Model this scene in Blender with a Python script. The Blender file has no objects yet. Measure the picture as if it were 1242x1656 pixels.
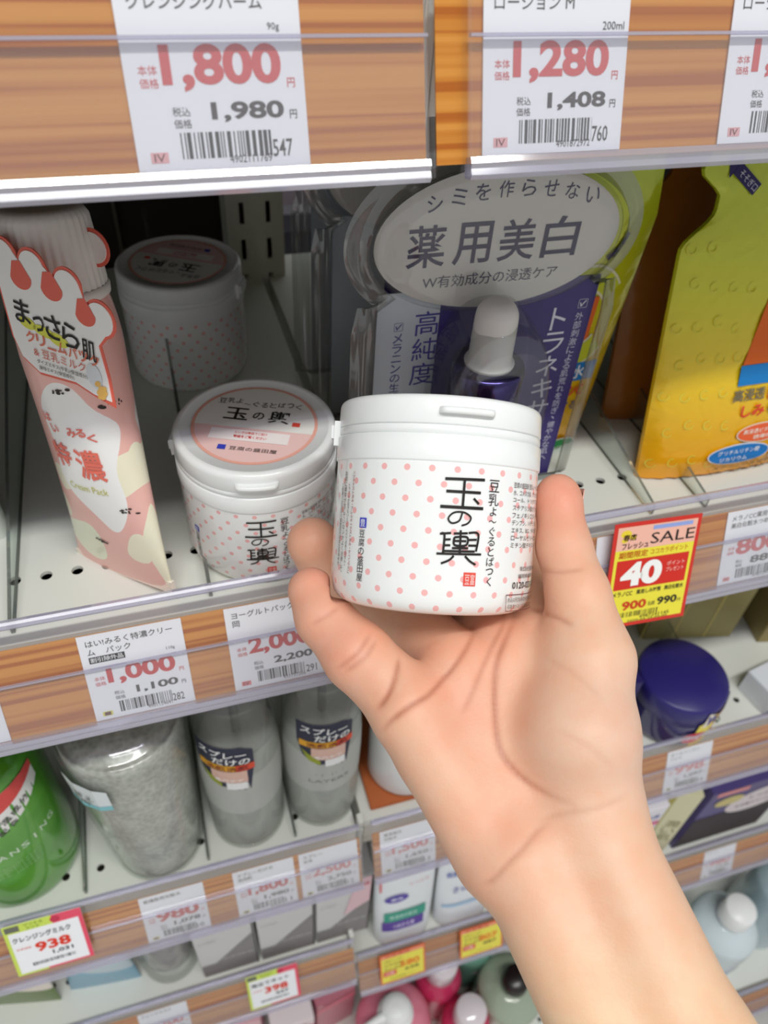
import bpy, bmesh, math, random
import numpy as np
from mathutils import Matrix, Vector
random.seed(7)
SC = bpy.context.scene
COL = SC.collection
# ------------------------------------------------------------------ camera
CAM_P = Vector((-0.03292, -0.26339, 0.26865))
CAM_R = Matrix(((0.95600384, -0.28780314, 0.05679795),      # rows: image right, image down, view direction
                (-0.16163446, -0.67835366, -0.71673609),
                (0.244808, 0.67602194, -0.69502761)))
cd = bpy.data.cameras.new('camera')
cam = bpy.data.objects.new('camera', cd); COL.objects.link(cam)
rx, dn_, vw = CAM_R[0], CAM_R[1], CAM_R[2]
cam.matrix_world = Matrix(((rx[0], -dn_[0], -vw[0], CAM_P[0]), (rx[1], -dn_[1], -vw[1], CAM_P[1]), (rx[2], -dn_[2], -vw[2], CAM_P[2]), (0, 0, 0, 1)))
cd.sensor_fit = 'VERTICAL'; cd.sensor_height = 36; cd.lens = 1223.8 / 1656 * 36
cd.clip_start = .01
cd.dof.use_dof = True; cd.dof.focus_distance = .262; cd.dof.aperture_fstop = 13.5
SC.camera = cam
# ------------------------------------------------------------------ light
w = bpy.data.worlds.new('store'); SC.world = w; w.use_nodes = True
w.node_tree.nodes['Background'].inputs[0].default_value = (.97, .985, 1, 1)
w.node_tree.nodes['Background'].inputs[1].default_value = .42
def area(name, loc, rot, sx, sy, power, col=(1, 1, .98)):
    l = bpy.data.lights.new(name, 'AREA'); l.shape = 'RECTANGLE'; l.size = sx; l.size_y = sy; l.energy = power; l.color = col
    o = bpy.data.objects.new(name, l); COL.objects.link(o); o.location = loc; o.rotation_euler = rot; return o
area('ceiling_light', (0.1, -.84, 1.70), (math.radians(-27), 0, 0), 1.5, .14, 36)
area('ceiling_light', (0.1, -3.1, 2.05), (math.radians(-57), 0, 0), 2.4, .4, 250)  # second ceiling row, unseen; placed to brighten the pack fronts, not the back
SC.view_settings.view_transform = 'Standard'; SC.view_settings.look = 'None'
SC.view_settings.gamma = 1; SC.view_settings.use_curve_mapping = False
SC.view_settings.exposure = 0.2
SC.cycles.use_denoising = True
SC.cycles.max_bounces = 10; SC.cycles.transparent_max_bounces = 24; SC.cycles.transmission_bounces = 8
SC.cycles.caustics_reflective = False; SC.cycles.caustics_refractive = False

# ------------------------------------------------------------------ materials
def lin(c):
    return tuple(((x / 255) / 12.92 if x / 255 <= .04045 else ((x / 255 + .055) / 1.055) ** 2.4) for x in c) + (1,)
MATS = {}
def mat(name, rgb, rough=.5, metal=0, spec=.5, trans=0, ior=1.45, sss=0, coat=0, alpha=1, bump=None, mottle=None):
    if name in MATS: return MATS[name]
    m = bpy.data.materials.new(name); m.use_nodes = True; nt = m.node_tree
    b = nt.nodes['Principled BSDF']; i = b.inputs
    i['Base Color'].default_value = lin(rgb); i['Roughness'].default_value = rough; i['Metallic'].default_value = metal
    i['Specular IOR Level'].default_value = spec; i['Transmission Weight'].default_value = trans; i['IOR'].default_value = ior
    i['Coat Weight'].default_value = coat; i['Alpha'].default_value = alpha
    if sss:
        i['Subsurface Weight'].default_value = sss; i['Subsurface Radius'].default_value = (1, .6, .4); i['Subsurface Scale'].default_value = .002
    if bump or mottle:
        tc = nt.nodes.new('ShaderNodeTexCoord')
    if bump:
        n = nt.nodes.new('ShaderNodeTexNoise'); n.inputs['Scale'].default_value = bump[0]; n.inputs['Detail'].default_value = 3
        nt.links.new(tc.outputs['Object'], n.inputs['Vector'])
        bp = nt.nodes.new('ShaderNodeBump'); bp.inputs['Strength'].default_value = bump[1]; bp.inputs['Distance'].default_value = bump[2]
        nt.links.new(n.outputs['Fac'], bp.inputs['Height']); nt.links.new(bp.outputs[0], i['Normal'])
    if mottle:
        n = nt.nodes.new('ShaderNodeTexNoise'); n.inputs['Scale'].default_value = mottle[0]; n.inputs['Detail'].default_value = 4
        nt.links.new(tc.outputs['Object'], n.inputs['Vector'])
        r = nt.nodes.new('ShaderNodeValToRGB'); r.color_ramp.elements[0].position = .38; r.color_ramp.elements[1].position = .62
        r.color_ramp.elements[0].color = lin(rgb); r.color_ramp.elements[1].color = lin(mottle[1])
        nt.links.new(n.outputs['Fac'], r.inputs[0]); nt.links.new(r.outputs[0], i['Base Color'])
    MATS[name] = m; return m
def ink(rgb):
    return mat('ink_%d_%d_%d' % rgb, rgb, .45, spec=.3)
def clear(name, tint=(255, 255, 255), haze=.08, gloss=.06, hazecol=(250, 250, 250), rough=.04):
    """thin clear plastic: transparent + a little milky diffuse + facing-dependent reflection"""
    if name in MATS: return MATS[name]
    m = bpy.data.materials.new(name); m.use_nodes = True; nt = m.node_tree; nt.nodes.clear()
    out = nt.nodes.new('ShaderNodeOutputMaterial')
    t = nt.nodes.new('ShaderNodeBsdfTransparent'); t.inputs[0].default_value = lin(tint)
    d = nt.nodes.new('ShaderNodeBsdfDiffuse'); d.inputs[0].default_value = lin(hazecol)
    g = nt.nodes.new('ShaderNodeBsdfGlossy'); g.inputs['Roughness'].default_value = rough
    a = nt.nodes.new('ShaderNodeMixShader'); a.inputs[0].default_value = haze
    nt.links.new(t.outputs[0], a.inputs[1]); nt.links.new(d.outputs[0], a.inputs[2])
    lw = nt.nodes.new('ShaderNodeLayerWeight'); lw.inputs['Blend'].default_value = .25
    mm = nt.nodes.new('ShaderNodeMath'); mm.operation = 'MULTIPLY_ADD'; mm.inputs[1].default_value = .12; mm.inputs[2].default_value = gloss
    nt.links.new(lw.outputs['Fresnel'], mm.inputs[0])
    b = nt.nodes.new('ShaderNodeMixShader'); nt.links.new(mm.outputs[0], b.inputs[0])
    nt.links.new(a.outputs[0], b.inputs[1]); nt.links.new(g.outputs[0], b.inputs[2]); nt.links.new(b.outputs[0], out.inputs[0])
    MATS[name] = m; return m
def node_mat(name, rough=.4, spec=.5, coat=0):
    m = bpy.data.materials.new(name); m.use_nodes = True; nt = m.node_tree; b = nt.nodes['Principled BSDF']
    b.inputs['Roughness'].default_value = rough; b.inputs['Specular IOR Level'].default_value = spec; b.inputs['Coat Weight'].default_value = coat
    tc = nt.nodes.new('ShaderNodeTexCoord'); MATS[name] = m
    def math_(op, a, b_=None, c=None):
        n = nt.nodes.new('ShaderNodeMath'); n.operation = op
        for k, v in enumerate((a, b_, c)):
            if v is None: continue
            if isinstance(v, (int, float)): n.inputs[k].default_value = v
            else: nt.links.new(v, n.inputs[k])
        return n.outputs[0]
    def mix(f, a, b_):
        n = nt.nodes.new('ShaderNodeMix'); n.data_type = 'RGBA'
        nt.links.new(f, n.inputs[0])
        for k, v in ((6, a), (7, b_)):
            if isinstance(v, tuple): n.inputs[k].default_value = lin(v)
            else: nt.links.new(v, n.inputs[k])
        return n.outputs[2]
    sep = nt.nodes.new('ShaderNodeSeparateXYZ'); nt.links.new(tc.outputs['Object'], sep.inputs[0])
    return m, nt, b, tc, sep, math_, mix
def ell(math_, u, v, cu, cv, ru, rv):
    a = math_('POWER', math_('MULTIPLY', math_('SUBTRACT', u, cu), 1 / ru), 2.0)
    b = math_('POWER', math_('MULTIPLY', math_('SUBTRACT', v, cv), 1 / rv), 2.0)
    return math_('LESS_THAN', math_('ADD', a, b), 1.0)

WHITE = mat('white_plastic', (243, 244, 243), .32, sss=.15)
METAL = mat('white_painted_steel', (226, 228, 220), .42, bump=(900, .12, .0002))
DARK = mat('black_void', (22, 18, 15), .8)
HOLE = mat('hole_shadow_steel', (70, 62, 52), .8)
PAPER = mat('card_paper', (243, 244, 247), .5, spec=.3)
CLR = clear('clear_sheet', (254, 254, 255), .03, .02)
CLR2 = clear('clear_pocket', (254, 254, 255), .03, .02)
ACR = clear('clear_divider', (244, 248, 246), .02, .03)
ACE = clear('divider_cut_edge', (150, 156, 150), .35, .15, hazecol=(150, 155, 150))
LIP = mat('clear_lip_acrylic', (250, 249, 255), .03, trans=1.0, ior=1.46)
LIPC = clear('lip_bar_plastic', (226, 224, 240), .34, .18, hazecol=(232, 230, 244), rough=.1)
BLI = clear('blister_plastic', (240, 242, 242), .03, .07, rough=.07)
BLE = clear('blister_flange', (205, 208, 205), .10, .14, rough=.1)
def wood():
    m, nt, b, tc, sep, M_, mix = node_mat('wood_print_paper', .45, .3)
    mp = nt.nodes.new('ShaderNodeMapping'); mp.inputs['Scale'].default_value = (2.2, 300, 1)
    nt.links.new(tc.outputs['Object'], mp.inputs[0])
    n = nt.nodes.new('ShaderNodeTexNoise'); n.inputs['Scale'].default_value = 1.0; n.inputs['Detail'].default_value = 1.5; n.inputs['Distortion'].default_value = .25
    nt.links.new(mp.outputs[0], n.inputs['Vector'])
    r = nt.nodes.new('ShaderNodeValToRGB'); e = r.color_ramp.elements
    e[0].position = .40; e[0].color = lin((172, 92, 26)); e[1].position = .58; e[1].color = lin((218, 150, 66))
    k = e.new(.46); k.color = lin((200, 126, 44))
    nt.links.new(n.outputs['Fac'], r.inputs[0])
    mp2 = nt.nodes.new('ShaderNodeMapping'); mp2.inputs['Scale'].default_value = (9, 1100, 1); nt.links.new(tc.outputs['Object'], mp2.inputs[0])
    n2 = nt.nodes.new('ShaderNodeTexNoise'); n2.inputs['Scale'].default_value = 1; n2.inputs['Detail'].default_value = 2; nt.links.new(mp2.outputs[0], n2.inputs['Vector'])
    f = M_('MULTIPLY', n2.outputs['Fac'], .4)
    nt.links.new(mix(f, r.outputs[0], (190, 116, 42)), b.inputs['Base Color'])
    return m
WOOD = wood()

# ------------------------------------------------------------------ mesh helpers
def link(name, mesh, parent=None, mw=None):
    o = bpy.data.objects.new(name, mesh); COL.objects.link(o)
    if parent: o.parent = parent
    if mw is not None: o.matrix_local = mw
    return o
def tag(o, label=None, cat=None, group=None, kind=None):
    if label: o['label'] = label
    if cat: o['category'] = cat
    if group: o['group'] = group
    if kind: o['kind'] = kind
    return o
def empty(name, mw=None):
    o = bpy.data.objects.new(name, None); COL.objects.link(o); o.empty_display_size = .01
    if mw is not None: o.matrix_world = mw
    return o
def frame(o, x, y):
    x = Vector(x).normalized(); y = Vector(y).normalized(); z = x.cross(y).normalized(); y = z.cross(x)
    return Matrix(((x[0], y[0], z[0], o[0]), (x[1], y[1], z[1], o[1]), (x[2], y[2], z[2], o[2]), (0, 0, 0, 1)))
def T(x, y, z, rz=0): return Matrix.Translation((x, y, z)) @ Matrix.Rotation(rz, 4, 'Z')
class MB:
    def __init__(s): s.v = []; s.f = []; s.m = []; s.mats = []; s.sm = []
    def mi(s, m):
        if m not in s.mats: s.mats.append(m)
        return s.mats.index(m)
    def add(s, vs, fs, m, smooth=False, fn=None):
        k = len(s.v); i = s.mi(m)
        s.v += [tuple(fn(*v)) for v in vs] if fn else [tuple(v) for v in vs]
        s.f += [tuple(a + k for a in f) for f in fs]; s.m += [i] * len(fs); s.sm += [smooth] * len(fs)
        return s
    def box(s, a, b, m, fn=None):
        x0, y0, z0 = a; x1, y1, z1 = b
        return s.add([(x0, y0, z0), (x1, y0, z0), (x1, y1, z0), (x0, y1, z0), (x0, y0, z1), (x1, y0, z1), (x1, y1, z1), (x0, y1, z1)],
              [(0, 3, 2, 1), (4, 5, 6, 7), (0, 1, 5, 4), (1, 2, 6, 5), (2, 3, 7, 6), (3, 0, 4, 7)], m, fn=fn)
    def prism(s, pts, z0, z1, m, fn=None):
        n = len(pts)
        return s.add([(x, y, z0) for x, y in pts] + [(x, y, z1) for x, y in pts],
              [tuple(range(n))[::-1], tuple(range(n, 2 * n))] + [(i, (i + 1) % n, n + (i + 1) % n, n + i) for i in range(n)], m, fn=fn)
    def lathe(s, prof, m, n=48, sx=1, sy=1, cx=0, cy=0, a0=0, a1=2 * math.pi, smooth=True, cap=True):
        full = abs(a1 - a0 - 2 * math.pi) < 1e-6; k = n if full else n + 1
        vs = []; fs = []
        for r, z in prof:
            for j in range(k):
                a = a0 + (a1 - a0) * j / n; vs.append((cx + r * math.cos(a) * sx, cy + r * math.sin(a) * sy, z))
        for i in range(len(prof) - 1):
            for j in range(n):
                j2 = (j + 1) % k; fs.append((i * k + j, i * k + j2, (i + 1) * k + j2, (i + 1) * k + j))
        s.add(vs, fs, m, smooth)
        if cap and full:
            for i, rev in ((0, True), (len(prof) - 1, False)):
                if prof[i][0] > 1e-5:
                    idx = [i * k + j for j in range(k)]
                    s.f.append(tuple((idx[::-1] if rev else idx))) if False else None
                    base = len(s.v) - len(vs)
                    t = [base + q for q in (idx[::-1] if rev else idx)]
                    s.f.append(tuple(t)); s.m.append(s.mi(m)); s.sm.append(False)
        return s
    def loft(s, rings, m, smooth=True, cap=True):
        k = len(rings[0]); vs = [p for r in rings for p in r]; fs = []
        for i in range(len(rings) - 1):
            for j in range(k):
                j2 = (j + 1) % k; fs.append((i * k + j, i * k + j2, (i + 1) * k + j2, (i + 1) * k + j))
        s.add(vs, fs, m, smooth)
        if cap:
            s.add(rings[0], [tuple(range(k))[::-1]], m); s.add(rings[-1], [tuple(range(k))], m)
        return s
    def mesh(s, name='m'):
        me = bpy.data.meshes.new(name); me.from_pydata(s.v, [], s.f)
        for m in s.mats: me.materials.append(m)
        me.polygons.foreach_set('material_index', s.m); me.polygons.foreach_set('use_smooth', s.sm)
        me.update(); return me
    def obj(s, name, parent=None, mw=None, bev=0):
        me = s.mesh(name)
        if bev:
            bm = bmesh.new(); bm.from_mesh(me); bmesh.ops.remove_doubles(bm, verts=bm.verts, dist=1e-6)
            es = [e for e in bm.edges if len(e.link_faces) == 2 and e.calc_face_angle(0) > .5]
            bmesh.ops.bevel(bm, geom=es, offset=bev, segments=2, affect='EDGES', clamp_overlap=True)
            bm.to_mesh(me); bm.free()
        return link(name, me, parent, mw)
# ------------------------------------------------------------------ flat print: lettering as thin faces
_tc = {}
def glyphs(s, bold=0, res=2):
    key = (s, bold, res)
    if key in _tc: return _tc[key]
    c = bpy.data.curves.new('t', 'FONT'); c.body = s; c.resolution_u = res; c.offset = bold; c.space_line = .95
    c.align_x = 'CENTER' if '\n' in s else 'LEFT'
    o = bpy.data.objects.new('t', c); COL.objects.link(o)
    dg = bpy.context.evaluated_depsgraph_get(); dg.update()
    me = bpy.data.meshes.new_from_object(o.evaluated_get(dg))
    v = np.array([x.co[:2] for x in me.vertices]) if len(me.vertices) else np.zeros((1, 2))
    f = [tuple(p.vertices) for p in me.polygons]
    bpy.data.objects.remove(o); bpy.data.curves.remove(c); bpy.data.meshes.remove(me)
    v = v - v.min(0); v = v / np.maximum(v.max(0), 1e-6) * 1.0 if False else v
    _tc[key] = (v, f, v.max(0)); return _tc[key]
FLAT = lambda u, v, h=0.0: (u, v, h)
def txt(mb, s, x, y, w_, h, rgb, bold=0, shear=0, fn=None, lift=.00012, rot=0, res=2):
    """fit the string in the box whose lower left corner is x,y"""
    v, f, mx = glyphs(s, bold, res)
    sy = h / mx[1] if h else None; sx = w_ / mx[0] if w_ else sy
    if sy is None: sy = sx
    ca, sa = math.cos(rot), math.sin(rot)
    pts = []
    for a, b in v:
        X, Y = a * sx + shear * b * sy, b * sy
        pts.append((x + X * ca - Y * sa, y + X * sa + Y * ca, lift))
    mb.add(pts, f, ink(rgb) if isinstance(rgb, tuple) else rgb, fn=fn)
def vtxt(mb, s, x, y, w_, h, rgb, bold=0, fn=None, lift=.00012, rot=0, shear=0):
    """vertical column of characters filling the box (x,y lower left)"""
    n = len(s); ch = h / n
    ca, sa = math.cos(rot), math.sin(rot)
    for i, c in enumerate(s):
        if c == ' ': continue
        v, f, mx = glyphs(c, bold, 2)
        k = ch * .9 / max(mx[0], mx[1], .62); kx = k * w_ / (ch * .9) if w_ else k
        ox = -mx[0] * kx / 2; oy = h - (i + .5) * ch - mx[1] * k / 2
        pts = []
        for a, b in v:
            X, Y = ox + a * kx, oy + b * k; X += shear * Y
            pts.append((x + X * ca - Y * sa, y + X * sa + Y * ca, lift))
        mb.add(pts, f, ink(rgb) if isinstance(rgb, tuple) else rgb, fn=fn)
def rect(mb, x, y, w_, h, rgb, lift=.00008, fn=None, nx=1, rot=0):
    ca, sa = math.cos(rot), math.sin(rot); vs = []
    for i in range(nx + 1):
        for b in (0, h):
            a = w_ * i / nx; vs.append((x + a * ca - b * sa, y + a * sa + b * ca, lift))
    mb.add(vs, [(2 * i, 2 * i + 2, 2 * i + 3, 2 * i + 1) for i in range(nx)], ink(rgb) if isinstance(rgb, tuple) else rgb, fn=fn)
def oval(mb, x, y, rx_, ry, rgb, lift=.00008, fn=None, n=28, rot=0):
    ca, sa = math.cos(rot), math.sin(rot)
    vs = [(x, y, lift)]
    for i in range(n):
        a = 2 * math.pi * i / n; X, Y = rx_ * math.cos(a), ry * math.sin(a); vs.append((x + X * ca - Y * sa, y + X * sa + Y * ca, lift))
    mb.add(vs, [(0, 1 + i, 1 + (i + 1) % n) for i in range(n)], ink(rgb) if isinstance(rgb, tuple) else rgb, fn=fn)
def barcode(mb, x, y, w_, h, seed=1, fn=None, rgb=(60, 58, 60), step=.00034):
    r = random.Random(seed); u = 0
    while u < w_:
        a = step * r.choice((1, 1, 2, 3)) * .9
        rect(mb, x + u, y, min(a, w_ - u), h, rgb, fn=fn); u += a + step * r.choice((1, 1, 2))
def stroke(mb, pts, wd, rgb, lift=.0002, fn=None, closed=False, taper=False):
    """brush line: a ribbon along a polyline smoothed by Catmull-Rom"""
    P = [Vector(p) for p in pts]
    if len(P) > 2:
        Q = []; n = len(P)
        for i in range(n - 1):
            p0, p1, p2, p3 = P[max(i - 1, 0)], P[i], P[i + 1], P[min(i + 2, n - 1)]
            for k in range(5):
                t = k / 5; Q.append(.5 * ((2 * p1) + (p2 - p0) * t + (2 * p0 - 5 * p1 + 4 * p2 - p3) * t * t + (3 * p1 - p0 - 3 * p2 + p3) * t ** 3))
        Q.append(P[-1]); P = Q
    else:
        P = [P[0].lerp(P[1], k / 6) for k in range(7)]
    n = len(P); vs = []
    for i, p in enumerate(P):
        d = (P[min(i + 1, n - 1)] - P[max(i - 1, 0)]).normalized(); q = Vector((-d.y, d.x))
        wv = wd * (1 if not taper else (.62 + .5 * abs(math.cos(math.pi * i / (n - 1))))) / 2
        vs += [(p.x + q.x * wv, p.y + q.y * wv, lift), (p.x - q.x * wv, p.y - q.y * wv, lift)]
    mb.add(vs, [(2 * i, 2 * i + 1, 2 * i + 3, 2 * i + 2) for i in range(n - 1)], ink(rgb), fn=fn)
def smooth_prof(pts, n=5):
    out = []
    P = [Vector(p) for p in pts]
    for i in range(len(P) - 1):
        p0, p1, p2, p3 = P[max(i - 1, 0)], P[i], P[i + 1], P[min(i + 2, len(P) - 1)]
        for k in range(n):
            t = k / n; q = .5 * ((2 * p1) + (p2 - p0) * t + (2 * p0 - 5 * p1 + 4 * p2 - p3) * t * t + (3 * p1 - p0 - 3 * p2 + p3) * t ** 3)
            out.append((max(q.x, 0), q.y))
    out.append(tuple(P[-1])); return out

# ================================================================== THE SETTING
Z1, Z2, Z3, Z4, ZT = -.003, -.285, -.592, -.905, .2267      # shelf tops
Z3L = -.538
LIPH = .023
PITCH = .0135
tag(MB().box((-2.5, -3.2, -1.02), (3, 1.6, -.99), mat('vinyl_floor', (205, 203, 198), .3, mottle=(6, (190, 188, 182)))).obj('floor'), kind='structure')
bw = tag(MB().box((-1.2, .302, -.99), (.066, .306, .8), mat('dark_back_panel', (44, 34, 28), .7)).box((.155, .302, -.99), (1.6, .306, .8), mat('dark_back_panel', (44, 34, 28), .7)).obj('wall_back'), kind='structure')
g = MB()
for i in range(9):
    g.box((-1.2, .2985, -.6 + i * .145 - .0012), (.022, .3015, -.6 + i * .145 + .0012), mat('grid_wire', (92, 84, 72), .5))
for i in range(12):
    g.box((-.9 + i * .085 - .0012, .2985, -.98), (-.9 + i * .085 + .0012, .3015, .75), mat('grid_wire', (92, 84, 72), .5))
g.obj('grid_wire', bw)
def upright(x, lab):
    o = MB(); STEEL = mat('upright_steel', (196, 196, 186), .45)
    x1 = x + .040; y0, y1 = .262, .296
    # front face as strips round two columns of slots
    cols = [(x + .009, x + .0125), (x + .0275, x + .031)]
    xs = [x, cols[0][0], cols[0][1], cols[1][0], cols[1][1], x1]
    z = -.98
    for a, b in ((0, 1), (2, 3), (4, 5)): o.box((xs[a], y0, -.98), (xs[b], y0 + .0022, .7), STEEL)
    while z < .7:
        for a, b in cols: o.box((a, y0, z), (b, y0 + .0022, z + .011), STEEL)
        z += .0265
    o.box((x, y0 + .0022, -.98), (x + .002, y1, .7), STEEL); o.box((x1 - .002, y0 + .0022, -.98), (x1, y1, .7), STEEL)
    o.box((x + .002, y1 - .002, -.98), (x1 - .002, y1, .7), mat('slot_glint', (150, 150, 146), .3, metal=1))
    return tag(o.obj('shelf_upright'), lab, 'shelf upright')
upright(.024, 'slotted grey steel upright in the shadow behind the white jars')
# the aisle seen through the gap beside the upright
nb = empty('display_case', T(.16, .62, -.05)); tag(nb, 'pale glass display case seen through the gap beside the steel upright', 'display case')
mb = MB()
for i, zz in enumerate((-.40, -.27, -.14, -.01, .12, .25)): mb.box((-.16, -.02, zz), (.18, .2, zz + .008), mat('pale_shelf', (236, 238, 242), .4))
mb.box((-.17, .2, -.45), (.19, .21, .35), mat('pale_pink_back', (240, 226, 232), .4)); mb.obj('case_shelf', nb)
mb = MB()
for i, (x, z, h, c) in enumerate(((-.1, -.132, .07, (250, 250, 250)), (-.03, -.132, .05, (90, 92, 100)), (.04, -.132, .07, (250, 215, 225)), (-.11, -.002, .08, (255, 240, 244)), (-.05, -.002, .06, (225, 232, 240)), (.03, -.002, .08, (250, 250, 250)), (-.1, -.262, .06, (200, 205, 215)), (0, -.262, .06, (250, 240, 240)))):
    mb.box((x, 0, z), (x + .045, .05, z + h), mat('case_item_%d' % i, c, .4))
mb.obj('case_goods', nb)['kind'] = 'stuff'

def shelf_board(x0, x1, z, lab, PITCH=PITCH, front=-.040, back=.296, hole_y=-.0045, hole_x0=None, seams=()):
    root = empty('shelf_board', T(x0, front, z)); tag(root, lab, 'shelf', 'perforated white shelf boards')
    t = .0012; m = MB(); W_ = x1 - x0; D = back - front
    hy = hole_y - front; hr = .0027; c = PITCH / 2; off = ((hole_x0 if hole_x0 is not None else x0 + c) - x0) % PITCH
    # solid bands in front of and behind the hole row
    m.box((0, 0, -t), (W_, hy - c, 0), METAL); m.box((0, hy + c, -t), (W_, D, 0), METAL)
    n = int((W_ - off - c) / PITCH); xs = off - c
    if xs > 0: m.box((0, hy - c, -t), (xs, hy + c, 0), METAL)
    N = 16; ring = []; sq = []
    for j in range(N):
        a = 2 * math.pi * (j + .5) / N; ring.append((hr * math.cos(a), hr * math.sin(a)))
        k = c / max(abs(math.cos(a)), abs(math.sin(a))); sq.append((k * math.cos(a), k * math.sin(a)))
    sq2 = []
    for j in range(N): sq2.append(sq[j])
    start = max(0, 0 if xs >= 0 else 1)
    for i in range(start, n + 1):
        cx = off + i * PITCH
        if cx + c > W_: break
        vs = [(cx + a, hy + b, 0) for a, b in ring] + [(cx + a, hy + b, 0) for a, b in sq2] + [(cx + a, hy + b, -t * 1.6) for a, b in ring]
        cor = [(cx + c, hy + c, 0), (cx - c, hy + c, 0), (cx - c, hy - c, 0), (cx + c, hy - c, 0)]
        vs += cor
        fs = []
        for j in range(N):
            j2 = (j + 1) % N; fs.append((j, N + j, N + j2, j2)); fs.append((2 * N + j, j, j2, 2 * N + j2))
        for q, j in enumerate((1, 5, 9, 13)): fs.append((N + j, 3 * N + q, N + j + 1))
        m.add(vs, fs, METAL)
        last = cx + c
    m.box((last, hy - c, -t), (W_, hy + c, 0), METAL)
    m.box((0, 0, -.028), (W_, t, -t), METAL); m.box((0, t, -.028), (t, D, -t), METAL); m.box((W_ - t, t, -.028), (W_, D, -t), METAL)
    b = m.obj('board', root)
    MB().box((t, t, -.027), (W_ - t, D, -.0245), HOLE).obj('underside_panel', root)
    return root
SEC = dict(L=(-.46, .046), R=(.052, .80))
for zz, nm in ((ZT, 'top'), (Z1, 'middle'), (Z2, 'lower'), (None, 'bottom')):
    for sec, (a, b) in SEC.items():
        z_ = zz if zz is not None else (Z3L if sec == 'L' else Z3)
        place = {'top': 'uppermost, at the top of the picture', 'middle': 'carrying the packs behind the held jar' if sec == 'R' else 'carrying the pink tube and white jars',
                 'lower': 'carrying the clear bottles' if sec == 'L' else 'carrying the navy lidded jar', 'bottom': 'with the grey boxes' if sec == 'L' else 'with the white pouches'}[nm]
        shelf_board(a, b, z_, 'white steel shelf board of the %s bay, %s' % ('left' if sec == 'L' else 'right', place), hole_x0=((-.1009 if sec == 'L' else .1867) if zz != Z2 else -.1551), hole_y=-.0032 if zz != Z2 else -.019, PITCH=PITCH if zz != Z2 else .0228)
o = shelf_board(-.46, .80, Z4, 'deep white base shelf lowest in the picture, carrying pump bottles', front=-.145, hole_y=-.10); 

# ------------------------------------------------------------------ price rails
S_DN = Vector((0, -.342, -.940)).normalized()
def rail_mw(x, zl, y=-.045, s=0, off=0):
    """frame on the slanted rail face: +x right, +y up the slope, +z towards the shopper"""
    p = Vector((x, y, zl)) + S_DN * s
    M_ = frame(p, (1, 0, 0), -S_DN); return M_ @ Matrix.Translation((0, 0, off))
def price_rail(x0, x1, zl, lab, y=-.045, wood_x=None, grp='clear sloping price rails'):
    root = empty('price_rail', rail_mw(x0, zl, y)); tag(root, lab, 'price rail', grp)
    W_ = x1 - x0; wx0, wx1 = wood_x or (0, W_)
    MB().box((wx0, -.0600, -.0004), (wx1, -.0145, 0), WOOD).obj('wood_print_strip', root)
    MB().box((0, -.0585, .0011), (W_, -.002, .0019), CLR).obj('clear_front_sheet', root)
    MB().box((0, -.0585, .0022), (W_, -.0303, .0030), CLR2).box((0, -.0306, .0019), (W_, -.0298, .0034), LIPC).obj('clear_card_pocket', root)
    # rolled lip on top, two steps
    pr = [(-.0002, -.0028), (-.0002, -.001), (.0010, 0), (.0032, 0), (.0040, -.001), (.0040, -.0026), (.0030, -.0036), (.0008, -.0036)]
    v0 = MB(); v0.add([(0, b, a) for a, b in pr] + [(W_, b, a) for a, b in pr], [tuple(range(8)), tuple(range(15, 7, -1))] + [(i, i + 8, (i + 1) % 8 + 8, (i + 1) % 8) for i in range(8)], LIPC)
    v0.obj('clear_lip', root)
    pb = [(-.0010, -.0585), (.0036, -.0583), (.0042, -.0598), (.0036, -.0612), (.0042, -.0628), (.0030, -.0640), (-.0010, -.0636)]
    n = len(pb); v1 = MB(); v1.add([(0, b, a) for a, b in pb] + [(W_, b, a) for a, b in pb], [tuple(range(n)), tuple(range(2 * n - 1, n - 1, -1))] + [(i, i + n, (i + 1) % n + n, (i + 1) % n) for i in range(n)], LIPC)
    v1.obj('clear_bottom_channel', root)
    MB().box((-.0012, -.0630, -.0008), (0, -.0005, .0040), CLR2).obj('rail_end', root); MB().box((W_, -.0630, -.0008), (W_ + .0012, -.0005, .0040), CLR2).obj('rail_end', root)
    return root
LT, L1, L2, L3L, L3R = ZT + LIPH + .001, Z1 + LIPH, Z2 + LIPH - .001, Z3L + LIPH, Z3 + LIPH
price_rail(-.45, .0430, LT, 'clear price rail over wood print holding the 1,800 price card, top left')
price_rail(.0545, .79, LT, 'clear price rail over wood print holding the 1,280 price card, top right', wood_x=(-.0085, .735))
price_rail(-.45, .0450, L1, 'clear price rail below the white jars holding the 1,000 and 2,000 cards')
price_rail(.0545, .79, L1, 'clear price rail below the yellow pouches holding the red sale card')
price_rail(-.45, .0450, L2, 'clear price rail under the clear bottles holding the 980 card')
price_rail(.0545, .79, L2, 'clear price rail right of the arm holding the 998 card below the navy jar')
price_rail(-.45, .0480, L3L, 'clear price rail at the bottom left under the grey boxes')
price_rail(.0545, .79, L3R, 'clear price rail at the bottom holding the two yellow price cards')
price_rail(-.45, .79, Z4 + LIPH, 'clear price rail along the deep base shelf, at the bottom right corner', y=-.15)
# joint covers between the two bays
for zz, nm in ((ZT, 'top'), (Z1, 'jar'), (Z2, 'bottle'), (Z3L, 'lowest')):
    c_ = MB().box((.0470, -.041, zz - .040), (.0512, -.034, zz + .012), METAL).box((.0476, -.043, zz - .034), (.0506, -.041, zz + .004), mat('joint_insert', (205, 212, 206), .4)).obj('joint_cover', bev=.0006)
    tag(c_, 'pale green-white joint cover between the price rails of the %s shelf' % nm, 'joint cover', 'joint covers between the rails')

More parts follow.
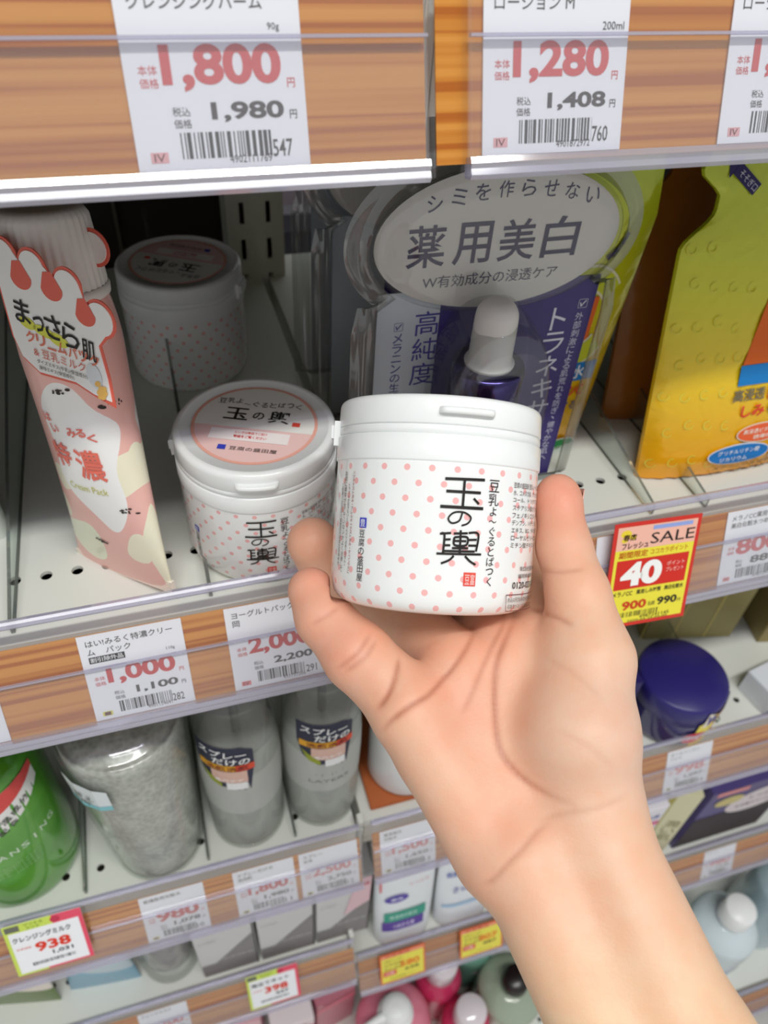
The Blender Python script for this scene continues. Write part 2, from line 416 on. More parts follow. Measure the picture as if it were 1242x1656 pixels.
# ------------------------------------------------------------------ price cards
RED, GREY, BLK = (204, 48, 48), (72, 66, 66), (40, 38, 40)
WRED = (208, 60, 60)
def price_card(x, zl, name1, name2, size_, big, small, code, tail, lab, y=-.045, red=WRED, blk=GREY, mark=('IV', (236, 178, 178)), w_=.0425, off=.0004, seed=1, badge=None, top=-.0145, yen=True, grp='white price cards in the rails'):
    h = .0437; root = MB().box((0, -h, -.0003), (w_, 0, 0), PAPER).obj('price_card', mw=rail_mw(x, zl, y, -top, off + .0003))
    tag(root, lab, 'price card', grp)
    m = MB()
    if name1: txt(m, name1, .003, -.0058, None, .0033, blk, .006 if 'M' not in name1 else 0)
    if name2: txt(m, name2, .003, -.0100, None, .0032, blk, .006 if 'M' not in name2 else 0)
    if size_: txt(m, size_, .0345, -.0145, None, .0019, blk)
    if badge:
        rect(m, .003, -.0140, .0145, .0032, BLK); txt(m, badge, .0036, -.0135, .0132, .0024, (240, 240, 240), .01, lift=.0002)
    txt(m, big, .0085, -.0266, .0285, .0098, red, .035, res=5)
    txt(m, '本体', .0032, -.0231, .0044, .0021, red); txt(m, '価格', .0032, -.0258, .0044, .0021, red)
    if yen: txt(m, '円', .0382, -.0262, .0019, .0021, red, .01)
    txt(m, small, .0190, -.0333, .0178, .0044, blk, .03, res=4)
    txt(m, '税込', .0098, -.0318, .0042, .0020, blk); txt(m, '価格', .0098, -.0344, .0042, .0020, blk)
    if yen: txt(m, '円', .0382, -.0330, .0018, .0020, blk, .01)
    barcode(m, .0108, -.0411, .0222, .0058, seed)
    txt(m, code, .0222, -.0424, .0105, .0018, blk); txt(m, tail, .0332, -.0414, .0050, .0040, blk, .008)
    rect(m, .0032, -.0418, .0042, .0024, mark[1]); txt(m, mark[0], .0040, -.0415, .0026, .0018, (110, 60, 60), lift=.0002)
    m.obj('printed_text', root)
    return root
YEL = ('I', (226, 222, 96))
price_card(-.0313, LT, 'ダヴすっきり毛穴ケア', 'クレンジングバーム', '90g', '1,800', '1,980', '4902111769', '547', 'white price card reading 1,800 and 1,980 yen in the top left rail', red=(214, 92, 92), seed=3)
price_card(.0590, LT, 'AGE ホワイトケア', 'ローション M', '200ml', '1,280', '1,408', '4901872972', '760', 'white price card reading 1,280 and 1,408 yen above the blister pack', red=(214, 92, 92), seed=4)
price_card(.1345, LT, 'AGE ホワイトケア', 'ローション M R', '200ml', '1,080', '1,188', '4901872972', '777', 'white price card reading 1,08 cut by the upper right edge', red=(214, 92, 92), seed=5)
price_card(-.1640, L1, 'クリームパック', '', '110g', '1,500', '1,100', '490154041', '275', 'white price card ending in 275 cut by the left edge under the jar shelf', seed=6)
price_card(-.0868, L1, 'はい!みるく特濃クリー', 'ム    パック', '110g', '1,000', '1,100', '4901154041', '282', 'white price card reading 1,000 and 1,100 yen under the pink tube', badge='割引除外品', mark=YEL, seed=7)
price_card(-.0262, L1, 'ヨーグルトパック', '岡', '', '2,000', '2,200', '493757206', '291', 'white price card reading 2,000 and 2,200 yen beside the fingertips', mark=('IV', (230, 130, 130)), seed=8)
price_card(.2330, L1, 'メラノCC薬用しみ', '美白化粧水つめか', '', '800', '880', '4987241', '145', 'white price card reading 80 cut by the right edge beside the red sale card', red=(214, 80, 80), mark=('IV', (230, 130, 130)), seed=9)
price_card(.1565, L1, '', '', '', '1,200', '1,320', '498724', '13', 'white price card mostly hidden behind the red sale card', red=(214, 80, 80), seed=19)
price_card(-.1082, L2, '乾燥肌用化粧水', '', '', '980', '1,078', '4901', '10', 'white price card reading 980 yen below the grey textured bottle', mark=YEL, seed=10)
price_card(-.0458, L2, 'スプレーだけの', '泡洗顔', '', '1,800', '1,980', '4902', '11', 'white price card reading 1,800 and 1,980 yen below the second clear bottle', mark=YEL, seed=11)
price_card(.0004, L2, 'スプレー', '本体', '', '2,500', '2,750', '4903', '12', 'white price card reading 2,500 yen below the third clear bottle', red=(226, 130, 130), blk=(120, 116, 116), mark=YEL, seed=12)
price_card(.0600, L2, '薬用美白', '化粧水', '', '1,500', '1,650', '4904', '13', 'white price card reading 1,500 yen beside the wrist', red=(226, 130, 130), blk=(130, 126, 126), mark=YEL, seed=13)
price_card(.3010, L2, 'オールインワン', 'ジェル', '', '998', '1,097', '4905', '14', 'white price card reading 998 yen right of the arm under the navy jar', red=(232, 150, 150), blk=(140, 138, 138), mark=YEL, seed=14)
price_card(.4620, L3R, 'クリーム', '', '', '980', '1,078', '4905', '14', 'small white price card under the dark box near the right edge', red=(226, 130, 130), blk=(140, 138, 138), mark=YEL, seed=15)
price_card(-.1500, L3L, 'フェイスマスク', '', '', '1,200', '1,320', '4905', '16', 'white price card cut by the bottom edge of the picture, left half', red=(214, 80, 80), mark=YEL, seed=16)
# the red framed sale card
def sale_card():
    w_, h = .0500, .0600; yel = (240, 228, 70); rd = (214, 48, 36)
    root = MB().box((0, -h, -.0003), (w_, 0, 0), mat('sale_red_card', rd, .4)).obj('sale_card', mw=rail_mw(.1625, L1, -.045, .0060, .0060) @ Matrix.Rotation(math.radians(-3), 4, 'Z'))
    tag(root, 'yellow sale card with red frame reading SALE, 40 and 900 yen', 'sale card')
    m = MB(); rect(m, .0022, -h + .0022, w_ - .0044, h - .0044, yel)
    rect(m, .0022, -.0150, w_ - .0044, .0128, (246, 190, 170), lift=.00012)
    for k, (a, b, r_) in enumerate(((.007, -.006, .003), (.011, -.008, .002), (.0065, -.0095, .0018))): oval(m, a, b, r_, r_ * .7, (240, 214, 60), lift=.00015 + k * .00002)
    txt(m, '春店', .0055, -.0098, .0075, .0036, (70, 40, 30), .02, lift=.0003); txt(m, 'フレッシュ', .0055, -.0146, .0150, .0036, (70, 40, 30), .02, lift=.0003)
    rect(m, .022, -.0052, .023, .0022, (150, 170, 226), lift=.0002); txt(m, 'SALE', .0215, -.0130, .0255, .0060, (40, 34, 34), .0, lift=.0003)
    txt(m, '期間限定', .0045, -.0196, .0165, .0038, (196, 92, 20), .01, lift=.0003); txt(m, 'ココカラポイント', .0225, -.0190, .0220, .0030, (196, 92, 20), .0, lift=.0003)
    rect(m, .0040, -.0375, .0420, .0168, rd, lift=.0002)
    txt(m, '40', .0070, -.0360, .0240, .0138, (250, 250, 246), .05, lift=.0004, res=5)
    txt(m, 'ポイント', .0335, -.0270, .0105, .0026, (250, 210, 200), .0, lift=.0004); txt(m, 'プレゼント', .0335, -.0305, .0105, .0026, (250, 210, 200), .0, lift=.0004)
    txt(m, 'メラノCC', .0040, -.0415, .0115, .0028, (50, 44, 40), .015, lift=.0003); txt(m, '薬用しみ対策', .0180, -.0415, .0145, .0028, (50, 44, 40), .015, lift=.0003); txt(m, '美白化粧水', .0345, -.0415, .0115, .0028, (50, 44, 40), .015, lift=.0003)
    txt(m, '900', .0105, -.0502, .0145, .0054, (206, 66, 30), .035, lift=.0003); txt(m, '990', .0315, -.0500, .0120, .0048, (44, 40, 40), .03, lift=.0003)
    txt(m, '税込価格', .0262, -.0495, .0040, .0026, (60, 56, 50), lift=.0003); txt(m, '円', .0440, -.0498, .0018, .002, (50, 50, 50), lift=.0003)
    barcode(m, .0100, -.0545, .0230, .0030, 33); txt(m, '4987241145', .022, -.0562, .0180, .0018, (60, 56, 40), lift=.0003)
    txt(m, '2020-03-25-05-05', .0150, -.0577, .0240, .0013, (60, 56, 40), lift=.0004)
    m.obj('printed_text', root)
sale_card()
def promo_card(x, zl, mid, big, small, lab, w_=.0470, h=.0465, s=.004, y=-.045, off=.0062):
    root = MB().box((0, -h, -.0003), (w_, 0, 0), PAPER).obj('promo_card', mw=rail_mw(x, zl, y, s, off) @ Matrix.Rotation(math.radians(0), 4, 'Z'))
    tag(root, lab, 'price card'); m = MB(); gr, pk = (206, 224, 96), (232, 84, 108)
    rect(m, 0, -.0075, w_ * .62, .0075, gr); rect(m, w_ * .62, -.0075, w_ * .38, .0075, pk)
    rect(m, 0, -h, .0022, h, gr, lift=.00012); rect(m, w_ - .0026, -h, .0026, h, pk, lift=.00012); rect(m, 0, -h, w_ * .4, .0014, gr, lift=.00014); rect(m, w_ * .4, -h, w_ * .6, .0014, pk, lift=.00014)
    rect(m, .0012, -.0062, .0085, .0050, (110, 112, 100), lift=.0002); txt(m, 'マツキヨ', .0125, -.0038, .0110, .0026, (90, 130, 50), lift=.0002); txt(m, 'カワチ', .0135, -.0070, .0080, .0026, (90, 130, 50), lift=.0002)
    oval(m, .031, -.004, .0030, .0028, (200, 56, 84), lift=.0002)
    txt(m, mid, .0035, -.0165, .0350, .0050, (44, 40, 42), .02, lift=.0003); txt(m, big, .0150, -.0290, .0215, .0088, (226, 60, 40), .035, lift=.0003)
    txt(m, small, .0240, -.0345, .0125, .0040, (50, 48, 50), .02, lift=.0003); txt(m, '本体価格', .0040, -.0235, .0090, .0018, (220, 90, 80), lift=.0003)
    barcode(m, .0105, -.0405, .0260, .0030, 41); m.obj('printed_text', root)
promo_card(-.1885, L2 + .001, 'クレンジングミルク', '938', '1,031', 'white price card with green and pink border reading 938, bottom left', s=.001)
promo_card(-.0535, L3L + .001, '泡立てネット', '398', '437', 'white price card with green and pink border reading 398, bottom edge', s=.002)
def yellow_card(x, zl, big, small, lab):
    w_, h = .0480, .0440; root = MB().box((0, -h, -.0003), (w_, 0, 0), mat('orange_card', (232, 110, 60), .5)).obj('sale_card', mw=rail_mw(x, zl, -.045, .008, .0056))
    tag(root, lab, 'sale card'); m = MB(); rect(m, .0016, -h + .0016, w_ - .0032, h - .0078, (238, 226, 92)); rect(m, .0016, -.0062, w_ - .0032, .0046, (240, 150, 120))
    txt(m, '広告商品', .006, -.0055, .026, .0034, (200, 60, 50), .01, lift=.0002)
    for i in range(3): txt(m, ('化粧水さっぱり', '本体価格', '税込価格')[i], .004, -.0125 - i * .006, .020, .0034, (120, 110, 60), lift=.0002)
    txt(m, big, .021, -.0250, .0210, .0090, (236, 120, 40), .03, lift=.0002); txt(m, small, .026, -.0315, .0150, .0042, (90, 70, 50), .02, lift=.0002)
    rect(m, .003, -.0330, .014, .0072, (224, 80, 70), lift=.0002); txt(m, '10倍', .005, -.0315, .010, .0045, (250, 220, 210), .02, lift=.0003)
    barcode(m, .0100, -.0400, .0260, .0030, 43, rgb=(120, 116, 60)); m.obj('printed_text', root)
yellow_card(.0755, L3R, '580', '638', 'yellow price card with orange frame reading 580, left of the pair by the forearm')
yellow_card(.1620, L3R, '807', '887', 'yellow price card with orange frame touching the edge of the forearm')

# ------------------------------------------------------------------ acrylic dividers
def divider(x, z, lab, hs=1.0, y0=-.034):
    root = empty('shelf_divider', T(x, 0, z)); tag(root, lab, 'shelf divider', 'clear acrylic dividers on the shelves')
    pr = [(y0, 0), (y0, .006), (-.019, .009), (.06, .026 * hs), (.25, .062 * hs), (.25, 0)]; t = .0008; n = len(pr)
    MB().add([(-t, a, b) for a, b in pr] + [(t, a, b) for a, b in pr], [tuple(range(n)), tuple(range(2 * n - 1, n - 1, -1))], ACR).obj('divider_plate', root)
    MB().add([(-t, a, b) for a, b in pr] + [(t, a, b) for a, b in pr], [(i, (i + 1) % n, (i + 1) % n + n, i + n) for i in range(n)], ACE).obj('cut_edge', root)
divider(-.1136, Z1 + .0003, 'clear divider left of the pink tube')
divider(-.0300, Z1 + .0003, 'clear divider between the pink tube and the front white jar')
divider(.2005, Z1 + .0003, 'clear divider left of the large yellow pouch, at the blister pack')
divider(.2325, Z1 + .0003, 'clear divider standing before the large yellow pouch', hs=1.0, y0=-.036)
divider(-.1420, Z2 + .0003, 'clear divider between the green bottle and the grey bottle')
divider(-.0600, Z2 + .0003, 'clear divider between the grey bottle and the second clear bottle')
divider(.0020, Z2 + .0003, 'clear divider between the two slim clear bottles')
divider(.3620, Z2 + .0003, 'clear divider right of the navy jar')

# ================================================================== THE WHITE JARS
JR, JH = .0350, .0690
def jar_material():
    m, nt, b, tc, sep, M_, mix = node_mat('jar_print_dots', .16, .5, .3)
    b.inputs['Subsurface Weight'].default_value = .1; b.inputs['Subsurface Scale'].default_value = .002
    th = M_('ARCTAN2', sep.outputs['X'], M_('MULTIPLY', sep.outputs['Y'], -1.0)); u = M_('MULTIPLY', th, JR); v = sep.outputs['Z']
    PU, PV = 2 * math.pi * JR / 28, .0048
    row = M_('FLOOR', M_('DIVIDE', v, PV)); fv = M_('MULTIPLY', M_('SUBTRACT', M_('FRACT', M_('DIVIDE', v, PV)), .5), PV)
    sh = M_('MULTIPLY', M_('FRACT', M_('MULTIPLY', row, .5)), 1.0)
    fu = M_('MULTIPLY', M_('SUBTRACT', M_('FRACT', M_('ADD', M_('ADD', M_('DIVIDE', u, PU), 50.25), sh)), .5), PU)
    d = M_('SQRT', M_('ADD', M_('MULTIPLY', fu, fu), M_('MULTIPLY', fv, fv)))
    dot = M_('MULTIPLY', M_('LESS_THAN', d, .00102), M_('MULTIPLY', M_('GREATER_THAN', v, .0015), M_('LESS_THAN', v, .0475)))
    nt.links.new(mix(dot, (243, 244, 242), (246, 184, 182)), b.inputs['Base Color'])
    return m
JBODY = jar_material()
JLID = mat('jar_lid_plastic', (241, 243, 242), .28, sss=.1, coat=.2)
JPINK = (246, 206, 202); JRING = (240, 176, 158)
def cylfn(r): return lambda u, v, h=0.0: ((r + h) * math.sin(u / r), -(r + h) * math.cos(u / r), v)
KOSHI = [[(.9, 9.2), (1.6, 8.6), (1.5, 3.2)], [(.6, 9.0), (3.0, 9.4)], [(1.6, 7.3), (3.0, 7.5)], [(1.6, 5.6), (3.0, 5.7)], [(1.5, 3.9), (8.6, 4.2)], [(6.9, 9.7), (9.2, 9.5), (8.9, 4.2)], [(7.0, 7.6), (8.9, 7.8)], [(7.0, 5.9), (8.9, 6.0)],
         [(3.6, 9.3), (6.7, 9.6)], [(5.1, 10.4), (5.2, 3.0)], [(3.8, 8.2), (6.6, 8.4), (6.5, 6.0), (3.9, 5.9), (3.8, 8.2)], [(3.9, 7.1), (6.5, 7.2)], [(3.4, 4.9), (7.0, 5.1)], [(.1, 3.0), (10.2, 3.4)], [(3.9, 2.6), (2.9, 1.2), (1.2, .1)], [(6.4, 2.7), (7.6, 1.2), (9.0, .2)]]
def title(m, x, y, s, fn, wd=.78, lift=.00035):
    """tall brush-written title 玉の輿: box 10.3 wide, 26.5 high, scaled by s; x,y lower left"""
    def S(pts, w_=wd, ox=0, oy=0): stroke(m, [(x + (a + ox) * s * 1.38, y + (b + oy) * s) for a, b in pts], w_ * s, (34, 30, 28), lift, fn)
    S([(1.0, 25.6), (10.0, 26.0)], wd * 1.1); S([(5.3, 25.7), (5.2, 17.4)]); S([(1.4, 21.9), (9.2, 22.0)], wd * 1.1); S([(.3, 17.2), (10.0, 17.3)], wd * 1.2); S([(7.6, 20.2), (8.9, 18.6)], wd * .9)
    S([(5.2, 15.6), (4.6, 13.2), (3.0, 12.4), (2.2, 13.8), (3.4, 15.6), (5.6, 15.8), (7.2, 14.4), (6.6, 12.6), (5.2, 11.8)], wd * .7)
    for st in KOSHI: S(st, wd * .85)
def jar_print():
    m = MB(); fn = cylfn(JR); blk = (40, 34, 32)
    title(m, .0008, .0165, .00102, fn)
    for s_, (a, b) in (('豆', (.0166, .0395)), ('乳', (.0166, .0352))): txt(m, s_, a, b, .0038, .0038, blk, .0, fn=fn, lift=.0003)
    vtxt(m, 'よ〜ぐるとぱっく', .0186, .0100, None, .0250, blk, .0, fn=fn, lift=.0003)
    # red seal
    rect(m, .0098, .0100, .0040, .0042, (226, 84, 70), lift=.0002, fn=fn, nx=3); txt(m, '豆富', .0102, .0104, .0032, .0033, (250, 220, 214), fn=fn, lift=.0003)
    # shop name column with a blue square
    rect(m, -.0262, .0258, .0030, .0032, (64, 72, 190), lift=.0002, fn=fn, nx=3); txt(m, '豊', -.0258, .0262, .0022, .0024, (235, 238, 250), fn=fn, lift=.0003)
    vtxt(m, '豆腐の盛田屋', -.0248, .0085, None, .0168, blk, fn=fn, lift=.0003)
    # small print columns left
    sp = ['パッチテスト済み、アレルギーテスト済み、すべての方に', 'トラブルが起きないというわけではありません。', 'お肌に異常が生じていないかよく注意して', 'ご使用ください。直射日光のあたる場所を']
    for i, t_ in enumerate(sp): vtxt(m, t_, -.0305 - i * .0024, .0105 + (i % 2) * .002, None, .0335 - (i % 2) * .006, (70, 50, 50) if i else (150, 40, 40), fn=fn, lift=.0003)
    # ingredients rows right
    rows = ['豆腐の盛田屋 豆乳よーぐるとぱっく', '水、コメヌカ油、グリセリン、BG', 'コール、トリ(カプリル酸', 'ステアリン酸ポリグリセ', 'フェノキシエタノール、', 'デンプン、ハチミツ、酵母', 'エキス、BG、ダイズ種子', 'ローヤルゼリーエキス', 'ミチン酸デキストリン']
    for i, t_ in enumerate(rows): txt(m, t_, .0268, .0415 - i * .0024, .0235, .0018, (60, 50, 48), fn=fn, lift=.0003)
    txt(m, '株式会社豆腐の盛田屋', .0330, .0148, .017, .0016, (60, 50, 48), fn=fn, lift=.0003); txt(m, '福岡県福岡市', .0320, .0125, .014, .0014, (60, 50, 48), fn=fn, lift=.0003)
    txt(m, '0120-020-102', .0290, .0092, .021, .0022, (50, 44, 44), .01, fn=fn, lift=.0003)
    for (a, b, c, d) in ((.0262, .0020, .0235, .00025), (.0262, .0072, .0235, .00025)): rect(m, a, b, c, d, (120, 70, 70), lift=.0002, fn=fn, nx=8)
    rect(m, .0262, .0020, .00025, .0053, (120, 70, 70), lift=.0002, fn=fn)
    txt(m, '本品は天然由来成分を使用している為', .0270, .0050, .022, .0015, (50, 44, 44), fn=fn, lift=.0003); txt(m, '可能性がありますが品質には', .0270, .0028, .018, .0015, (50, 44, 44), fn=fn, lift=.0003)
    return m
_jp = {}
def white_jar(mw, lab, back=False):
    root = empty('cosmetic_jar', mw); tag(root, lab, 'jar', 'white polka dot cosmetic jars')
    if not _jp:
        m = MB(); m.lathe([(0, .0012), (.026, .0012), (.0285, 0)] + [(.0285 + .0058 * math.sin(a), .0060 * (1 - math.cos(a))) for a in [math.radians(q) for q in (15, 30, 45, 60, 75)]] + [(.0345, .0065), (.0350, .010), (JR, .0480)], JBODY, 96, cap=False)
        _jp['body'] = m.mesh('body')
        _jp['print'] = jar_print().mesh('printed_text')
        m = MB(); m.lathe([(JR, .0478), (.0354, .0480), (.0355, .0484), (.0355, .0558), (.0351, .0563), (.0340, .0565)], JLID, 96, cap=False); _jp['collar'] = m.mesh('collar')
        m = MB(); m.lathe([(.0340, .0563), (.0347, .0566), (.0351, .0570), (.0351, .0588), (.0347, .0592), (.0342, .0593)], JLID, 96, cap=False)
        _jp['ring'] = m.mesh('rim_ring')
        m = MB(); m.lathe([(.0342, .0592), (.0350, .0594), (.0352, .0598), (.0351, .0660)] + [(.0330 + .0021 * math.cos(math.radians(q)), .0660 + .0026 * math.sin(math.radians(q))) for q in (20, 40, 60, 80)] + [(.0322, .0687), (.0316, .0685), (.0312, .0680), (0, .0680)], JLID, 96, cap=False)
        _jp['lid'] = m.mesh('lid')
        m = MB(); r0 = .0350
        pr = [(.0338, .0628), (.0372, .0624), (.0378, .0630), (.0378, .0640), (.0372, .0646), (.0338, .0648)]; rings = []
        for k in range(15):
            q = -1 + 2 * k / 14; a = math.radians(-77 + 15.5 * q); t_ = min(1, (1 - abs(q)) * 5 + .0)
            rings.append([((.0338 + (r - .0338) * (t_ ** .5)) * math.cos(a), (.0338 + (r - .0338) * (t_ ** .5)) * math.sin(a), z) for r, z in pr])
        m.loft(rings, JLID); _jp['tab'] = m.mesh('opening_tab')
        m = MB(); ah = math.radians(-176)
        def hf(x, y, z): return ((.0350 + x) * math.cos(ah) - y * math.sin(ah), (.0350 + x) * math.sin(ah) + y * math.cos(ah), z)
        m.box((-.002, -.006, .0530), (.0016, .006, .0615), JLID, hf).box((.0016, -.005, .0555), (.0026, .005, .0600), JLID, hf); _jp['hinge'] = m.mesh('hinge')
        m = MB(); R_ = .0272
        m.lathe([(R_, .0001), (0, .0001)], mat('lid_label_pink', JPINK, .35), 64, cap=False)
        def half(r_, y0, rgb, lift, n=40):
            pts = [];
            for k in range(n + 1):
                a = math.asin(y0 / r_) + (math.pi - 2 * math.asin(y0 / r_)) * k / n; pts.append((r_ * math.cos(a), r_ * math.sin(a), lift))
            m.add(pts, [tuple(range(n + 1))], ink(rgb))
        half(R_, -.0035, (226, 220, 208) if False else (240, 238, 232), .0002)
        for k in range(48):
            a0, a1 = 2 * math.pi * k / 48, 2 * math.pi * (k + 1) / 48
            m.add([(r * math.cos(a), r * math.sin(a), .0003) for r, a in ((R_, a0), (R_, a1), (R_ - .0014, a1), (R_ - .0014, a0))], [(0, 1, 2, 3)], ink(JRING))
        for i, c in enumerate('豆乳よ〜ぐるとぱっく'): txt(m, c, -.0190 + i * .0038, .0125 + .0008 * math.sin(i), .0034 if i < 2 else .0030, .0036 if c != '〜' else .001, (54, 46, 40), .0, lift=.0004)
        title_l = [('玉', -.0145, .0105), ('の', -.0020, .0050), ('輿', .0050, .0095)]
        for c, a, w_ in title_l: txt(m, c, a, .0015 if c != 'の' else .0030, w_, .0085 if c != 'の' else .0050, (40, 34, 30), .012, lift=.0004)
        rect(m, .0160, .0005, .0034, .0028, (232, 84, 70), lift=.0004)
        rect(m, -.0175, -.0125, .0340, .0072, (250, 240, 238), lift=.0004)
        txt(m, '使い方は動画でご紹介', -.0070, -.0080, .0140, .0018, (224, 90, 90), .01, lift=.0005); txt(m, '動画をご覧ください', -.0070, -.0108, .0140, .0019, (214, 60, 60), .02, lift=.0005)
        rect(m, -.0120, -.0190, .0034, .0030, (64, 72, 190), lift=.0004); txt(m, '豆腐の盛田屋', -.0070, -.0188, .0200, .0024, (80, 70, 66), lift=.0004)
        _jp['label'] = m.mesh('lid_label')
    link('body', _jp['body'], root); p = link('printed_text', _jp['print'], root)
    link('collar', _jp['collar'], root); link('rim_ring', _jp['ring'], root)
    l = link('lid', _jp['lid'], root); link('opening_tab', _jp['tab'], l); link('hinge', _jp['hinge'], l); link('lid_label', _jp['label'], l, Matrix.Translation((0, 0, .0680)))
    return root
white_jar(T(0, 0, Z1, math.radians(-22)), 'white polka dot jar on the shelf, nearest behind the held one, lid label lit')
white_jar(T(-.0165, .158, Z1, math.radians(150)), 'white polka dot jar deep in the shadow at the back of the shelf')
# ================================================================== HELD JAR AND HAND
HJ = Vector((.0498976, -.0865564, .0856613))
HELD = Matrix(((rx[0], -dn_[0], -vw[0], HJ[0]), (rx[1], -dn_[1], -vw[1], HJ[1]), (rx[2], -dn_[2], -vw[2], HJ[2]), (0, 0, 0, 1)))   # the hand's own frame: palm faces +z, fingers up +y
JAR_IN_HAND = HELD @ Matrix.Rotation(math.radians(-3.6), 4, 'Z') @ Matrix.Rotation(math.radians(-90), 4, 'X') @ Matrix.Rotation(math.radians(-3), 4, 'Z') @ Matrix.Translation((0, 0, -.0345))
jh = white_jar(JAR_IN_HAND, 'white polka dot jar with closed flip lid, held up in the hand')
HAND = {"palm":[[[-0.00844,-0.06992,0.021,0.01166],[0.01692,-0.10856,0.029,0.014]],[[0.0071,-0.0614,0.01,0.01302],[0.02937,-0.10343,0.025,0.01483]],[[0.02364,-0.05613,0.005,0.01327],[0.03873,-0.10427,0.023,0.01495]],[[0.03992,-0.05204,0.004,0.01332],[0.04744,-0.10186,0.024,0.01549]],[[0.04803,-0.05346,0.018,0.01465],[0.04395,-0.07347,0.026,0.01772]],[[0.04395,-0.07347,0.026,0.01772],[0.04816,-0.09156,0.025,0.01503]],[[0.02571,-0.11109,0.034,0.01523],[0.04807,-0.15744,0.054,0.01462]],[[0.04652,-0.09899,0.031,0.01581],[0.06896,-0.15744,0.054,0.01949]],[[0.04807,-0.15744,0.054,0.01462],[0.05799,-0.18533,0.069,0.01537]],[[0.06896,-0.15744,0.054,0.01949],[0.08226,-0.18533,0.069,0.02022]],[[0.05799,-0.18533,0.069,0.01537],[0.05883,-0.20469,0.102,0.01416]],[[0.08226,-0.18533,0.069,0.02022],[0.0831,-0.20469,0.102,0.0182]],[[-0.00175,-0.08022,0.017,0.01062],[0.03714,-0.08122,0.007,0.01232]]],"fingers":{"pinky":[[-0.01094,-0.0649,0.017,0.01226],[-0.02689,-0.05071,0.011,0.01151],[-0.03866,-0.03901,0.005,0.00963],[-0.04354,-0.02979,0.001,0.00826]],"ring":[[0.00652,-0.05506,0.005,0.01199],[-0.00668,-0.04561,-0.025,0.01193],[-0.02962,-0.03583,-0.045,0.01096],[-0.04191,-0.02125,-0.036,0.0104],[-0.0458,-0.01432,-0.03,0.01019]],"middle":[[0.02271,-0.05116,-0.003,0.01236],[0.01961,-0.03918,-0.041,0.01309],[0.01381,-0.01337,-0.059,0.01225],[0.0029,0.00519,-0.055,0.01105],[-0.00266,0.0115,-0.049,0.00981]],"index":[[0.03815,-0.04895,-0.003,0.0128],[0.03937,-0.03519,-0.039,0.013],[0.03778,-0.00804,-0.059,0.01225],[0.02921,0.01571,-0.055,0.01105],[0.02446,0.02312,-0.049,0.00981]],"thumb":[[0.05034,-0.04958,0.017,0.01348],[0.04784,-0.0299,0.01,0.0105],[0.04512,-0.01452,0.002,0.00931],[0.04456,0.00136,-0.004,0.00797],[0.04457,0.00404,-0.005,0.00756]]},"creases":[[[[-0.0128,-0.049,0.035],[-0.0139,-0.0537,0.035],[-0.0171,-0.0604,0.035],[-0.0207,-0.0651,0.035]],0.0011,0.001],[[[-0.0186,-0.0718,0.035],[-0.0158,-0.0674,0.035],[-0.0095,-0.0623,0.035],[-0.0029,-0.0594,0.035],[0.0028,-0.0547,0.035],[0.0104,-0.0462,0.035],[0.0145,-0.0414,0.035]],0.001,0.0009],[[[0.0065,-0.0669,0.032],[0.0117,-0.0583,0.032],[0.0184,-0.0467,0.032],[0.0261,-0.0371,0.032]],0.001,0.0006],[[[0.0317,-0.0345,0.037],[0.0242,-0.043,0.037],[0.0195,-0.0514,0.037],[0.0178,-0.0627,0.037],[0.018,-0.0749,0.037],[0.0218,-0.0815,0.037],[0.0289,-0.0866,0.037],[0.0392,-0.089,0.037]],0.0012,0.0009],[[[-0.0338,-0.0536,0.027],[-0.0269,-0.0481,0.027],[-0.022,-0.0418,0.027]],0.0009,0.0006],[[[-0.0312,-0.0545,0.027],[-0.0244,-0.0492,0.027],[-0.02,-0.0438,0.027]],0.0009,0.0006],[[[-0.0423,-0.0399,0.02],[-0.0373,-0.0369,0.02],[-0.0326,-0.0339,0.02]],0.0009,0.0004],[[[0.0346,-0.0222,0.015],[0.0406,-0.0222,0.015],[0.0488,-0.0207,0.015]],0.0009,0.0004],[[[0.034,-0.0366,0.022],[0.038,-0.0366,0.022],[0.043,-0.0386,0.022]],0.001,0.0006],[[[0.0109,-0.1123,0.051],[0.0137,-0.1102,0.051],[0.019,-0.1038,0.051],[0.0264,-0.0978,0.051],[0.0314,-0.0947,0.051]],0.0009,0.0005],[[[0.028,-0.0951,0.05],[0.0369,-0.0912,0.05],[0.0449,-0.0891,0.05],[0.0555,-0.0859,0.05]],0.0009,0.0003],[[[0.0336,-0.0487,0.041],[0.041,-0.0524,0.041],[0.0484,-0.0589,0.041]],0.0009,0.0002],[[[0.0332,-0.0666,0.043],[0.0423,-0.0712,0.043],[0.0497,-0.0776,0.043]],0.0009,0.0002]]}
